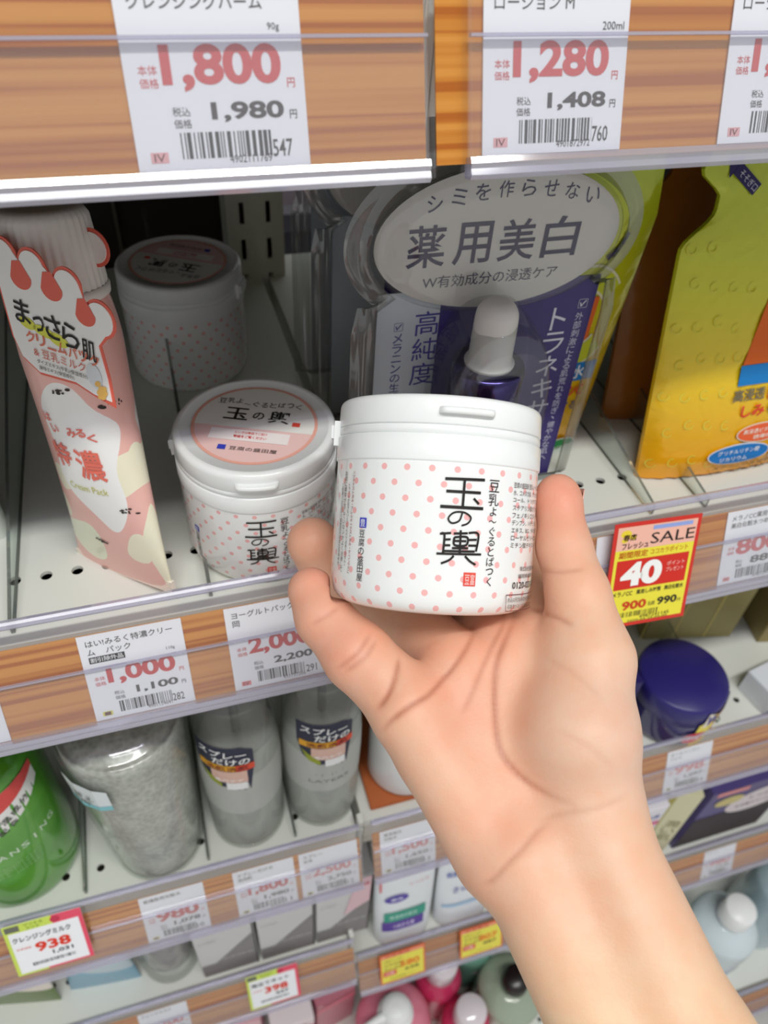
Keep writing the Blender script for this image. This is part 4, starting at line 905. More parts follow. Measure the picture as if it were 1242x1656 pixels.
def pouch(x, y, rz, lean, lab, printed=True, W_=.108, H=.172, tip=0, POUCH=POUCH):
    root = empty('refill_pouch', Matrix.Translation((x, y, Z1)) @ Matrix.Rotation(rz, 4, 'Z') @ Matrix.Rotation(-lean, 4, 'X') @ Matrix.Rotation(tip, 4, 'Y')); tag(root, lab, 'pouch', 'yellow refill pouches')
    # outline half: left edge x as a function of height (spout at the upper left corner)
    def left(z):
        if z < .122: return -.0005 * z / .122
        if z < .140: k = (z - .122) / .018; return -.0005 + .0155 * (k * k * (3 - 2 * k))
        if z < .147: return .015
        if z < .156: k = (z - .147) / .009; return .015 - .012 * k
        return .003 + (z - .156) * .3
    def right(z): return W_ - (.0 if z < .14 else (z - .14) * .25)
    NX, NZ = 26, 60
    def bulge(a, z):
        k = min(1, 4.2 * a * (1 - a)); t = z / H
        return (.0140 * (1 - t) ** .9 * (k ** .6) * (1 if t > .06 else .65 + .35 * t / .06)) + .0012
    def P(a, z, side):
        xl, xr = left(z), right(z); return (xl + (xr - xl) * a, side * bulge(a, z) + (.0006 * math.sin(90 * a + 400 * z) if .06 < a < .94 else 0), z)
    m = MB(); vs = []; fs = []
    for side, mt in ((-1, POUCH), (1, POUCH)):
        vs = [P(i / NX, H * j / NZ, side) for j in range(NZ + 1) for i in range(NX + 1)]
        q = [(j * (NX + 1) + i, j * (NX + 1) + i + 1, (j + 1) * (NX + 1) + i + 1, (j + 1) * (NX + 1) + i) for j in range(NZ) for i in range(NX)]
        if side > 0: q = [t[::-1] for t in q]
        m.add(vs, q, mt, True)
    for e_ in (0, 1):
        vs = []
        for j in range(NZ + 1): vs += [P(e_, H * j / NZ, -1), P(e_, H * j / NZ, 1)]
        m.add(vs, [(2 * j, 2 * j + 1, 2 * j + 3, 2 * j + 2) for j in range(NZ)], POUCH)
    vs = []
    for i in range(NX + 1): vs += [P(i / NX, 0, -1), P(i / NX, 0, 1)]
    m.add(vs, [(2 * i, 2 * i + 1, 2 * i + 3, 2 * i + 2) for i in range(NX)], PBACK)
    m.obj('pouch_body', root)
    if not printed: return root
    def pf(u, v, h=0.0):
        z = min(max(v, 0), H); xl, xr = left(z), right(z); a = min(max((u - xl) / (xr - xl), 0), 1); return (u, -bulge(a, z) - h - .0005, v)
    t = MB(); OR = (236, 110, 36)
    # C ring and orange fan
    t.add([(.0440, .0640, .0002), (.0520, .0640, .0002), (.060, .0640, .0002), (.0690, .0640, .0002), (.078, .0640, .0002), (.0860, .0640, .0002), (.0860, .080, .0002), (.0860, .1000, .0002), (.075, .1010, .0002), (.0640, .1010, .0002), (.0520, .1000, .0002), (.0480, .0820, .0002)], [tuple(range(12))], ink(OR), fn=pf)
    for k in range(40):
        a0, a1 = math.radians(40 + 280 * k / 40), math.radians(40 + 280 * (k + 1) / 40)
        for r0, r1, col, lf in ((.0120, .0240, (236, 232, 196), .0003), (.0132, .0228, (206, 212, 48), .0005)):
            t.add([(.0790 + r * math.cos(a) * .95, .0890 + r * 1.15 * math.sin(a), lf) for r, a in ((r0, a0), (r1, a0), (r1, a1), (r0, a1))], [(0, 1, 2, 3)], ink(col), fn=pf)
    rect(t, .0430, .0530, .0550, .0110, (30, 128, 200), fn=pf, lift=.0006, nx=6); txt(t, '化粧水', .0610, .0545, .0300, .0080, (240, 246, 250), .02, fn=pf, lift=.0009)
    txt(t, '毎日の', .0590, .1380, .0220, .0070, (50, 44, 60), .01, fn=pf, lift=.0004); txt(t, 'メラノ', .0560, .1180, .0360, .0150, (52, 34, 84), .04, fn=pf, lift=.0005)
    txt(t, '高浸透', .0420, .0440, .0200, .0070, (120, 112, 90), .02, fn=pf, lift=.0004); txt(t, 'ビタミンC', .0640, .0430, .0300, .0085, (226, 70, 50), .03, fn=pf, lift=.0004)
    txt(t, 'しみ', .0490, .0345, .0150, .0068, (226, 76, 50), .03, fn=pf, lift=.0004); txt(t, 'を予防する', .0660, .0345, .0260, .0062, (100, 90, 120), .02, fn=pf, lift=.0004)
    oval(t, .0660, .0245, .0170, .0058, (240, 222, 200), fn=pf, lift=.0004); oval(t, .0660, .0245, .0162, .0051, (236, 104, 60), fn=pf, lift=.0006)
    txt(t, '高浸透ビタミンC', .0530, .0245, .0250, .0028, (250, 236, 220), .01, fn=pf, lift=.0009); txt(t, '誘導体', .0600, .0210, .0120, .0026, (250, 236, 220), .01, fn=pf, lift=.0009)
    oval(t, .0530, .0135, .0200, .0062, (226, 230, 236), fn=pf, lift=.0010); oval(t, .0530, .0135, .0192, .0055, (36, 122, 196), fn=pf, lift=.0012)
    txt(t, 'グリチルリチン酸', .0385, .0140, .0270, .0028, (232, 240, 250), .01, fn=pf, lift=.0015); txt(t, 'ジカリウム', .0400, .0100, .0180, .0026, (232, 240, 250), .01, fn=pf, lift=.0015)
    oval(t, .0880, .0100, .0140, .0060, (226, 236, 220), fn=pf, lift=.0010); oval(t, .0880, .0100, .0132, .0053, (30, 140, 70), fn=pf, lift=.0012); txt(t, 'アルピニア', .0780, .0085, .0180, .0030, (236, 246, 230), .01, fn=pf, lift=.0015)
    txt(t, 'メラニンの生成を抑え', .0400, .0030, .0480, .0030, (96, 72, 20), .01, fn=pf, lift=.0005); txt(t, 'しみ・そばかすを防ぐ', .0400, -.0005, .0420, .0026, (96, 72, 20), .01, fn=pf, lift=.0005)
    # open here arrow
    ar = math.radians(-38); ca, sa = math.cos(ar), math.sin(ar)
    def A(u, v): return (.0195 + u * ca - v * sa, .1580 + u * sa + v * ca, .0004)
    t.add([A(-.006, 0), A(0, .0055), A(0, .003), A(.016, .003), A(.016, -.003), A(0, -.003), A(0, -.0055)], [tuple(range(7))], ink((48, 40, 96)), fn=pf)
    txt(t, 'そそぎ口', .0205, .1550, .0125, .0034, (214, 216, 230), .0, fn=pf, lift=.0006, rot=ar)
    # faint raised ring pattern
    r = random.Random(3); RG = (224, 218, 84)
    for i in range(26):
        cx, cz = .004 + (i % 4) * .0105 + (i // 4 % 2) * .005, .012 + (i // 4) * .0185 + r.uniform(-.003, .003); a_ = r.uniform(0, 1)
        for k in range(10):
            a0, a1 = math.radians(50 + 27 * k) + a_, math.radians(50 + 27 * (k + 1)) + a_
            t.add([(cx + q * math.cos(a), cz + q * math.sin(a), .0001) for q, a in ((.0022, a0), (.0027, a0), (.0027, a1), (.0022, a1))], [(0, 1, 2, 3)], ink(RG), fn=pf)
    t.obj('printed_text', root)
    return root
pouch(.2080, -.004, 0, math.radians(12), 'yellow refill pouch with orange C ring print, front one at the right edge')
pouch(.2160, .050, 0, math.radians(10), 'amber brown refill pouch standing behind the front yellow one', False, POUCH=mat('pouch_amber_brown', (176, 108, 34), .3, bump=(60, .5, .0016), mottle=(9, (150, 96, 40))))  # whole pouch amber brown and mottled, darker than the yellow ones
pouch(.0860, .0400, 0, math.radians(2), 'yellow refill pouch seen between blister pack and divider', W_=.106, tip=math.radians(6))
pouch(.0850, .1700, math.radians(3), math.radians(2), 'yellow refill pouch farthest back behind the blister packs', False)
# ================================================================== LOWER SHELVES
def lathe_obj(name, prof, m, parent=None, n=48, mw=None, sx=1, sy=1, cap=False): return MB().lathe(prof, m, n, sx=sx, sy=sy, cap=cap).obj(name, parent, mw)
def fluid(name, rgb, haze, hz, gloss=.05): return clear(name, rgb, haze, gloss, hazecol=hz, rough=.06)
# green cleansing bottle
def green_bottle():
    root = empty('pump_bottle', T(-.183, .006, Z2, math.radians(10))); tag(root, 'green glossy bottle with white and red label reading 保湿成分配合, far left of its shelf', 'bottle')
    R_ = .040
    lathe_obj('bottle_body', smooth_prof([(.001, .003), (.030, .0), (.0375, .004), (.0395, .014), (R_, .05), (R_, .135), (.036, .150), (.018, .160), (.0145, .163), (.0145, .170)]), mat('green_plastic', (76, 150, 38), .12, coat=.6, mottle=(30, (92, 166, 52))), root)
    lathe_obj('pump_collar', [(.0165, .166), (.017, .168), (.017, .182), (.0150, .185), (.0001, .185)], WHITE, root)
    m = MB(); fn = cylfn(R_)
    m.add([(-.045 + .0875 * i / 20, .122 - .020 * (1 - (2 * i / 20 - 1) ** 2), .0003) for i in range(21)] + [(.0425 - .0875 * i / 10, .140, .0003) for i in range(11)], [(i, i + 1, 21 + 10 - (i + 1) // 2, 21 + 10 - i // 2) for i in range(20)], ink((240, 238, 236)), fn=fn)
    m.add([(-.045 + .0875 * i / 20, .134 - .012 * (1 - (2 * i / 20 - 1) ** 2), .0005) for i in range(21)] + [(.0425 - .0875 * i / 10, .140, .0005) for i in range(11)], [(i, i + 1, 21 + 10 - (i + 1) // 2, 21 + 10 - i // 2) for i in range(20)], ink((224, 84, 80)), fn=fn)
    for i, c in enumerate('保湿成分'): txt(m, c, .0060 + i * .0068, .1080 + i * .0024, .0060, .0060, (60, 60, 60), .01, fn=fn, lift=.0007, rot=.35)
    for i, c in enumerate('配合'): txt(m, c, .0090 + i * .0068, .1015 + i * .0024, .0055, .0055, (60, 60, 60), .01, fn=fn, lift=.0007, rot=.35)
    for i, c in enumerate('CLEANSING'): txt(m, c, -.020 + i * .0068 + (.0019 if c == 'I' else 0), .0760, .0048 if c != 'I' else .0010, .0056, (226, 240, 220), 0, fn=fn, lift=.0004)
    for k in range(4): txt(m, 'すっきり洗い上げてうるおう', -.012, .0640 - k * .0034, .0340, .0020, (180, 220, 160), 0, fn=fn, lift=.0004)
    m.obj('printed_text', root)
green_bottle()
def grey_bottle():
    root = empty('refill_bottle', T(-.091, -.0095, Z2)); tag(root, 'wide grey translucent bottle full of tiny bubbles with pale blue corner label', 'bottle')
    m = bpy.data.materials.new('bubbly_translucent'); m.use_nodes = True; nt = m.node_tree; b = nt.nodes['Principled BSDF']; b.inputs['Roughness'].default_value = .25; b.inputs['Coat Weight'].default_value = .6
    tc = nt.nodes.new('ShaderNodeTexCoord'); v = nt.nodes.new('ShaderNodeTexVoronoi'); v.inputs['Scale'].default_value = 330; nt.links.new(tc.outputs['Object'], v.inputs['Vector'])
    n = nt.nodes.new('ShaderNodeTexNoise'); n.inputs['Scale'].default_value = 60; n.inputs['Detail'].default_value = 4; nt.links.new(tc.outputs['Object'], n.inputs['Vector'])
    r = nt.nodes.new('ShaderNodeValToRGB'); r.color_ramp.elements[0].position = .3; r.color_ramp.elements[0].color = lin((164, 164, 156)); r.color_ramp.elements[1].position = .7; r.color_ramp.elements[1].color = lin((198, 199, 193))
    nt.links.new(n.outputs['Fac'], r.inputs[0])
    mx = nt.nodes.new('ShaderNodeMix'); mx.data_type = 'RGBA'; mx.blend_type = 'SOFT_LIGHT'; mx.inputs[0].default_value = .5; nt.links.new(r.outputs[0], mx.inputs[6]); nt.links.new(v.outputs['Distance'], mx.inputs[7]); nt.links.new(mx.outputs[2], b.inputs['Base Color'])
    MB().lathe(smooth_prof([(.001, .0050), (.020, .0045), (.0265, .0065), (.0290, .018), (.0345, .150), (.030, .166), (.014, .172)]), m, 48, cap=False).obj('bubbly_content', root)
    lathe_obj('clear_shell', smooth_prof([(.001, .002), (.022, .0), (.0290, .004), (.0310, .018), (.0370, .152), (.032, .170), (.015, .178), (.014, .186)]), fluid('clear_pet', (250, 252, 250), .03, (240, 242, 240), .07), root)
    lathe_obj('cap', [(.0165, .180), (.0165, .196), (.0001, .196)], WHITE, root)
    def fn(u, v, h=0.0): q = .0312 + (v / .152) * .0060 + .0003 + h; a = u / .036; return (q * math.sin(a), -q * math.cos(a), v)
    t = MB(); rr = [(-.050, .118), (-.040, .120), (-.030, .121), (-.018, .124), (-.010, .128)]
    t.add([(a, b_, .0002) for a, b_ in rr] + [(a, .150, .0002) for a, b_ in rr], [(i, i + 1, i + 6, i + 5) for i in range(4)], ink((226, 234, 236)), fn=fn)
    t.add([(a, b_, .0004) for a, b_ in rr] + [(a, b_ + .005, .0004) for a, b_ in rr], [(i, i + 1, i + 6, i + 5) for i in range(4)], ink((136, 204, 214)), fn=fn)
    txt(t, 'つめ替え', -.0460, .1340, .0260, .0062, (60, 66, 70), .0, fn=fn, lift=.0005); txt(t, 'お徳用', -.044, .1270, .0200, .0052, (60, 66, 70), .0, fn=fn, lift=.0005)
    t.obj('printed_label', root)
grey_bottle()
def slim_bottle(x, y, rz, lab, flip):
    root = empty('spray_bottle', T(x, y, Z2, rz)); tag(root, lab, 'bottle', 'slim clear spray bottles')
    R_ = .0262
    lathe_obj('clear_shell', smooth_prof([(.001, .003), (.018, .0), (.0245, .003), (R_, .012), (R_, .120), (.0250, .130), (.0262, .140), (.0262, .172), (.020, .184), (.012, .190), (.012, .198)]), fluid('clear_pet_b', (246, 248, 246), .04, (232, 236, 234), .09), root)
    lathe_obj('liquid', smooth_prof([(.001, .005), (.018, .004), (.0236, .008), (.0250, .014), (.0250, .118), (.0001, .119)]), fluid('grey_liquid', (246, 247, 243), .55, (226, 227, 222), .03), root)
    MB().lathe([(.0028, .006), (.0028, .19)], mat('dip_tube', (96, 96, 90), .4), 12).obj('dip_tube', root)
    lathe_obj('spray_cap', [(.0145, .192), (.0145, .222), (.0001, .224)], mat('clear_cap', (225, 228, 228), .15), root)
    fn = cylfn(R_ + .0003); t = MB(); y0 = .092
    out = [(-.022, y0 + .052), (-.022, y0 + .030), (-.018, y0 + .012), (-.004, y0 + .000), (.012, y0 - .002), (.012, y0 + .026), (.0155, y0 + .030), (.0155, y0 + .046), (.008, y0 + .052)]
    def poly(pts, rgb, lift): 
        # cut in vertical slices so that it follows the curve
        xs = [min(p[0] for p in pts) + (max(p[0] for p in pts) - min(p[0] for p in pts)) * k / 10 for k in range(11)]; cols = []
        for q in xs:
            hit = []
            for i in range(len(pts)):
                (a, b), (c, d) = pts[i], pts[(i + 1) % len(pts)]
                if min(a, c) - 1e-9 <= q <= max(a, c) + 1e-9:
                    hit += [b, d] if abs(a - c) < 1e-9 else [b + (d - b) * (q - a) / (c - a)]
            cols.append((min(hit), max(hit)))
        t.add([(q, z, lift) for q, (l, h) in zip(xs, cols) for z in (l, h)], [(2 * i, 2 * i + 2, 2 * i + 3, 2 * i + 1) for i in range(10)], ink(rgb), fn=fn)
    poly(out, (40, 44, 66), .0002)
    rect(t, -.020, y0 + .0240, .0350, .0070, (232, 170, 40), fn=fn, lift=.0004, nx=6); rect(t, .004, y0 + .0240, .0115, .0070, (222, 78, 50), fn=fn, lift=.0005, nx=3)
    rect(t, -.012, y0 + .0095, .0225, .0140, (222, 184, 168), fn=fn, lift=.0004, nx=5); poly([(-.019, y0 + .021), (-.014, y0 + .008), (-.006, y0 + .003), (-.006, y0 + .008), (-.012, y0 + .014)], (150, 160, 40), .0004)
    rect(t, -.003, y0 + .0010, .0130, .0085, (236, 236, 236), fn=fn, lift=.0005, nx=3)
    txt(t, 'スプレー', -.0190, y0 + .0420, .0300, .0075, (240, 240, 240), .02, fn=fn, lift=.0006, rot=-.1); txt(t, 'だけの', -.0100, y0 + .0325, .0230, .0075, (240, 240, 240), .02, fn=fn, lift=.0006, rot=-.05)
    txt(t, '洗顔洗顔', -.0150, y0 + .0250, .0270, .0052, (120, 30, 30), .01, fn=fn, lift=.0008); txt(t, '毛穴ケア', -.0100, y0 + .0110, .0180, .0040, (250, 246, 244), .02, fn=fn, lift=.0007)
    if flip: txt(t, 'SKIN', -.010, .078, .020, .0045, (120, 122, 120), 0, fn=fn, lift=.0003); txt(t, 'LAYERS', -.014, .070, .028, .0045, (120, 122, 120), 0, fn=fn, lift=.0003)
    t.obj('printed_label', root)
slim_bottle(-.0275, -.0075, math.radians(-18), 'clear spray bottle with dark sticker, left of the two', False)
slim_bottle(.0280, -.0065, math.radians(-2), 'clear spray bottle with dark sticker, right of the two and lettered below', True)
wb = empty('lotion_bottle', T(.0950, .0000, Z2 + .004)); tag(wb, 'white opaque bottle half hidden behind the palm', 'bottle')
lathe_obj('bottle_body', smooth_prof([(.001, .002), (.022, .0), (.0275, .003), (.0285, .012), (.0285, .140), (.020, .155), (.013, .158)]), mat('white_gloss', (244, 244, 244), .2), wb)
lathe_obj('cap', [(.0145, .157), (.0145, .180), (.0001, .182)], WHITE, wb)
t = MB(); vtxt(t, '薬用', .004, .010, None, .020, (240, 150, 140), 0, fn=cylfn(.0287)); t.obj('printed_text', wb)
tag(MB().box((.0600, -.030, Z2), (.1500, .060, Z2 + .0035), mat('orange_reflection', (190, 104, 56), .5)).obj('reflection_slab', bev=.0008), 'orange brown tray standing in for the floor reflection under the white bottle behind the palm', 'slab')  # added slab paints the orange floor reflection below the white bottle
# navy jar
def navy_jar():
    root = empty('cream_jar', T(.3230, -.012, Z2, math.radians(12))); tag(root, 'navy blue lidded cream jar with yellow label lettered W', 'jar')
    NL = mat('navy_lid', (46, 40, 112), .3)
    lathe_obj('glass_body', smooth_prof([(.001, .003), (.026, .0), (.0335, .004), (.0350, .012), (.0350, .034), (.0330, .038)]), mat('navy_glass_body', (62, 56, 112), .1, coat=.8, trans=.25), root)
    lathe_obj('lid', [(.0352, .0335), (.0358, .034), (.0358, .0525), (.0352, .0545), (.0335, .0560), (.0001, .0562)], NL, root)
    fn = cylfn(.0363); t = MB()
    for k in range(10):
        a0, a1 = -.010 + .034 * k / 10, -.010 + .034 * (k + 1) / 10; f_ = lambda a: (.006 - .003 * math.sin((a + .01) / .034 * math.pi), .033 + .012 * math.sin((a + .01) / .034 * math.pi * .8 + .3))
        t.add([(a0, f_(a0)[0], .0002), (a1, f_(a1)[0], .0002), (a1, f_(a1)[1], .0002), (a0, f_(a0)[1], .0002)], [(0, 1, 2, 3)], ink((240, 222, 96)), fn=fn)
        t.add([(a0 + .003, .033, .0004), (a1 + .003, .033, .0004), (a1 + .003, .052 - .006 * math.sin(k / 9 * math.pi), .0004), (a0 + .003, .052 - .006 * math.sin((k - .5) / 9 * math.pi), .0004)], [(0, 1, 2, 3)], ink((250, 206, 70) if 1 < k < 8 else (236, 226, 214)), fn=fn)
    txt(t, 'W', -.006, .0345, .0125, .0140, (40, 66, 160), .03, fn=fn, lift=.0007); txt(t, '改善', .0080, .0345, .0120, .0100, (216, 84, 60), .02, fn=fn, lift=.0007)
    oval(t, -.009, .0190, .0110, .0075, (206, 52, 78), fn=fn, lift=.0006); txt(t, '50g', -.0150, .0160, .0110, .0060, (246, 214, 216), .02, fn=fn, lift=.0009)
    txt(t, '薬用', .0060, .0180, .0120, .0060, (226, 130, 110), .01, fn=fn, lift=.0006)
    t.obj('printed_label', root)
navy_jar()
def carton(name, x, y, z, w_, d, h, m, lab, rz=0, cat='box', grp=None, lean=0, deco=None, bev=.0006):
    root = empty(name, Matrix.Translation((x, y, z)) @ Matrix.Rotation(rz, 4, 'Z') @ Matrix.Rotation(-lean, 4, 'X')); tag(root, lab, cat, grp)
    MB().box((-w_ / 2, 0, 0), (w_ / 2, d, h), m).obj('carton_body', root, bev=bev)
    if deco: t = MB(); deco(t, lambda a, b, c=0.0: (a, -c - .0003, b)); t.obj('printed_face', root)
    return root
def gold_deco(t, fn):
    for k in range(3): rect(t, -.045 + k * .030, .002, .0012, .12, (226, 206, 120), fn=fn)
    txt(t, '美容液', -.03, .07, .05, .014, (110, 96, 50), 0, fn=fn)
carton('gift_box', .3860, .050, Z2, .085, .05, .112, mat('olive_gold_card', (158, 146, 92), .35, metal=.2), 'olive gold box standing behind the navy jar', rz=math.radians(-12), deco=gold_deco)
carton('gift_box', .4900, .020, Z2, .085, .05, .100, mat('khaki_card', (150, 134, 84), .35), 'khaki box partly cut by the right edge behind the acrylic divider', rz=math.radians(-12))
carton('gift_box', .3100, .085, Z2, .060, .03, .118, mat('white_yellow_card', (222, 214, 170), .35), 'pale box with yellow lettering deep behind the navy jar', deco=lambda t, fn: (rect(t, -.03, .07, .06, .02, (226, 196, 60), fn=fn), txt(t, '化粧水', -.02, .05, .04, .010, (60, 70, 150), .02, fn=fn), txt(t, '薬用美白', -.026, .092, .05, .014, (60, 70, 150), .02, fn=fn)))
carton('gift_box', .2700, -.020, Z2, .010, .045, .075, mat('navy_card', (44, 38, 96), .3), 'thin navy box edge between the arm and the navy jar')
carton('cream_box', .4300, -.034, Z2, .050, .03, .026, mat('white_blue_card', (226, 230, 236), .35), 'small white box with blue and yellow print at the right edge', rz=math.radians(10), deco=lambda t, fn: (oval(t, -.005, .018, .010, .008, (226, 210, 60), fn=fn), txt(t, 'UV', .004, .008, .014, .012, (50, 80, 170), .02, fn=fn), rect(t, -.025, .0, .05, .005, (60, 90, 180), fn=fn)))
# ---- bottom left shelf
def squeeze_tube(x, y, z, rz, lean, m, lab, wide=.026, rad=.017, H=.135, deco=None):
    root = empty('squeeze_tube', Matrix.Translation((x, y, z)) @ Matrix.Rotation(rz, 4, 'Z') @ Matrix.Rotation(-lean, 4, 'X')); tag(root, lab, 'tube')
    rings = []
    for i in range(17):
        k = i / 16; a = rad + (wide - rad) * k; b = rad * (1 - k) ** .8 + .0008; rings.append([(a * math.cos(q), b * math.sin(q), H * (1 - k)) for q in [2 * math.pi * j / 36 for j in range(36)][::-1]])
    MB().loft(rings, m).obj('tube_body', root); lathe_obj('cap', [(rad * .9, H - .001), (rad, H), (rad * .94, H + .020), (rad * .9, H + .022), (.0001, H + .022)], WHITE, root)
    if deco:
        def fn(u, v, h=0.0): k = 1 - min(max(v / H, 0), 1); a = rad + (wide - rad) * k; b = rad * (1 - k) ** .8 + .0008; return (u, -b * math.sqrt(max(1 - (u / a) ** 2, .02)) - h - .0003, v)
        t = MB(); deco(t, fn); t.obj('printed_text', root)
    return root
def band_mat(name, stops, axis='Z', H=.16):
    m, nt, b, tc, sep, M_, mix = node_mat(name, .3, .5)
    r = nt.nodes.new('ShaderNodeValToRGB'); r.color_ramp.interpolation = 'CONSTANT'; e = r.color_ramp.elements
    while len(e) < len(stops): e.new(.5)
    for k, (p, c) in enumerate(stops): e[k].position = p; e[k].color = lin(c)
    s = M_('ADD', M_('DIVIDE', sep.outputs['Z'], H), M_('MULTIPLY', sep.outputs['X'], 4.0)); nt.links.new(s, r.inputs[0]); nt.links.new(r.outputs[0], b.inputs['Base Color']); return m
squeeze_tube(-.2440, -.010, Z3L, math.radians(-12), math.radians(8), band_mat('orange_tube_print', [(0, (106, 128, 70)), (.28, (236, 226, 214)), (.52, (226, 150, 84)), (.8, (240, 232, 220))]), 'white tube with orange edge and green foot at the bottom left corner', rad=.020, wide=.030,
             deco=lambda t, fn: (txt(t, 'うるおい', -.014, .090, .026, .008, (220, 110, 80), .02, fn=fn), txt(t, '洗顔', -.010, .074, .018, .010, (220, 110, 80), .02, fn=fn)))
squeeze_tube(-.1760, -.014, Z3L, math.radians(-6), math.radians(6), band_mat('blue_tube_print', [(0, (130, 180, 204)), (.3, (196, 214, 222)), (.55, (226, 232, 236)), (.85, (150, 176, 210))]), 'pale blue and white tube right of the orange edged tube', rad=.021, wide=.031,
             deco=lambda t, fn: (oval(t, -.002, .100, .014, .006, (238, 206, 150), fn=fn), txt(t, 'ホワイト', -.016, .112, .032, .008, (70, 90, 150), .02, fn=fn), txt(t, 'クリーム洗顔', -.016, .080, .032, .006, (90, 130, 180), .01, fn=fn, rot=.2)))
gb = empty('serum_bottle', T(-.1170, -.004, Z3L)); tag(gb, 'smoky grey bottle in a clear case beside the grey boxes', 'bottle')
lathe_obj('clear_case', smooth_prof([(.001, .001), (.020, .0), (.0255, .003), (.0268, .012), (.0268, .130), (.018, .140)]), fluid('case_pet', (248, 250, 248), .05, (235, 235, 235), .10), gb)
lathe_obj('bottle_body', smooth_prof([(.001, .013), (.012, .012), (.0200, .018), (.0235, .035), (.0235, .125), (.012, .135)]), mat('smoky_grey', (112, 104, 108), .2, coat=.5, mottle=(50, (150, 142, 144))), gb)
lathe_obj('cap', [(.0125, .134), (.0125, .145), (.0001, .146)], mat('grey_cap', (160, 158, 160), .3), gb)
def grey_box_deco(pink):
    def d(t, fn):
        t.add([(-.012, .030, .0001), (.0250, .030, .0001), (.0250, .086, .0001)], [(0, 1, 2)], ink((136, 132, 132)), fn=fn); rect(t, -.0250, .0, .0500, .030, (136, 132, 132), fn=fn)
        t.add([(-.0250, .104, .0001), (-.004, .136, .0001), (-.0250, .136, .0001)], [(0, 1, 2)], ink((226, 226, 226)), fn=fn)
        txt(t, 'モイスチュア', -.002, .122, .024, .0034, (70, 68, 72), .02, fn=fn, lift=.0002); txt(t, 'シートマスク', -.022, .088, .014, .0032, (100, 98, 102), .01, fn=fn, lift=.0002)
        txt(t, 'ALL IN ONE GEL', -.006, .036, .028, .0036, (222, 222, 222), 0, fn=fn, lift=.0002)
        rect(t, .0235, .0, .0015, .137, (60, 58, 60), fn=fn, lift=.0002)
        if pink: t.add([(.000, .056, .0002), (.0250, .080, .0002), (.0250, .136, .0002), (.010, .136, .0002)], [(0, 1, 2, 3)], ink((226, 190, 198)), fn=fn); txt(t, '限定品', .004, .118, .018, .006, (210, 80, 110), .01, fn=fn, lift=.0004)
    return d
GB = mat('grey_carton', (206, 206, 206), .3)
for i, (x, lab, pk) in enumerate(((-.0640, 'grey and white box, leftmost of three, next to the smoky bottle', False), (-.0105, 'grey and white box, middle one of three', False), (.0420, 'grey and white box with pink corner print, rightmost of three', True))):
    carton('mask_box', x, -.034, Z3L, .0510, .045, .1380, GB, lab, grp='grey and white boxes on the bottom shelf', deco=grey_box_deco(pk))
# ---- bottom shelf of the right bay
def white_pouch(x, lab, kind, w_=.062, h=.158):
    root = empty('refill_pouch', Matrix.Translation((x, -.028, Z3)) @ Matrix.Rotation(-math.radians(6), 4, 'X')); tag(root, lab, 'pouch', 'white refill pouches beside the forearm')
    rings = []
    for i in range(15):
        k = i / 14; a = w_ / 2 * (.94 + .06 * math.sin(k * 3)); b = .013 * (1 - k) ** .8 + .0009; rings.append([(a * (abs(math.cos(q)) ** .6) * (1 if math.cos(q) > 0 else -1), b * math.sin(q), h * k) for q in [2 * math.pi * j / 40 for j in range(40)]])
    MB().loft(rings, mat('pouch_white_film', (232, 236, 240), .25, bump=(70, .4, .001))).obj('pouch_body', root)
    def fn(u, v, c=0.0): k = v / h; b = .013 * (1 - k) ** .8 + .0009; return (u, -b * (max(1 - (abs(u) / (w_ / 2)) ** 3.3, .05) ** .5) - c - .0008, v)
    t = MB(); K = 1.32
    def Rr(x, y, w_, h_, c, **k): rect(t, x * .86, y * K, w_ * .86, h_ * K, c, fn=fn, **k)
    def Tt(q, x, y, w_, h_, c, b, **k): txt(t, q, x * .86, y * K, w_ * .86, h_ * 1.2, c, b, fn=fn, **k)
    if kind == 0:
        Rr(-.026, .036, .050, .0125, (60, 160, 136), nx=8, lift=.0004); Rr(-.028, .0225, .050, .013, (96, 72, 160), nx=8, lift=.0004)
        Tt('保湿成分配合', -.020, .0395, .034, .006, (200, 236, 226), .01, lift=.0007); Tt('つめかえ用', -.016, .0255, .026, .007, (226, 214, 246), .02, lift=.0007)
        oval(t, -.010, .088, .012, .0065, (90, 76, 170), fn=fn, lift=.0004); txt(t, '薬用', -.016, .0855, .012, .005, (236, 236, 250), .01, fn=fn, lift=.0007)
        Tt('うるおい化粧水', -.010, .095, .036, .006, (90, 96, 150), .01, lift=.0004); Rr(-.031, .078, .002, .016, (224, 90, 100), lift=.0004); Tt('しっとり', .004, .080, .022, .004, (226, 130, 140), 0, lift=.0004)
    else:
        Tt('化粧水', -.028, .072, .026, .008, (70, 90, 180), .02, lift=.0004); oval(t, .010, .098, .008, .008, (226, 210, 60), fn=fn, lift=.0004); Tt('さっぱり', -.018, .050, .030, .009, (60, 70, 160), .02, lift=.0004); Rr(-.030, .030, .05, .004, (170, 200, 226), nx=6, lift=.0004)
    t.obj('printed_text', root)
white_pouch(.1070, 'white pouch with green and purple bars, left of the pair', 0)
white_pouch(.1720, 'white pouch with blue print and yellow dot, touching the forearm outline', 1)
carton('cream_box', .3640, -.032, Z3, .034, .04, .138, mat('white_pink_card', (236, 232, 238), .35), 'white box with pink and blue print right beside the forearm', deco=lambda t, fn: (txt(t, '美容液', -.012, .112, .024, .009, (90, 110, 180), .01, fn=fn), rect(t, -.016, .092, .032, .010, (226, 100, 150), fn=fn, rot=.1), rect(t, -.016, .060, .032, .016, (70, 140, 200), fn=fn)))
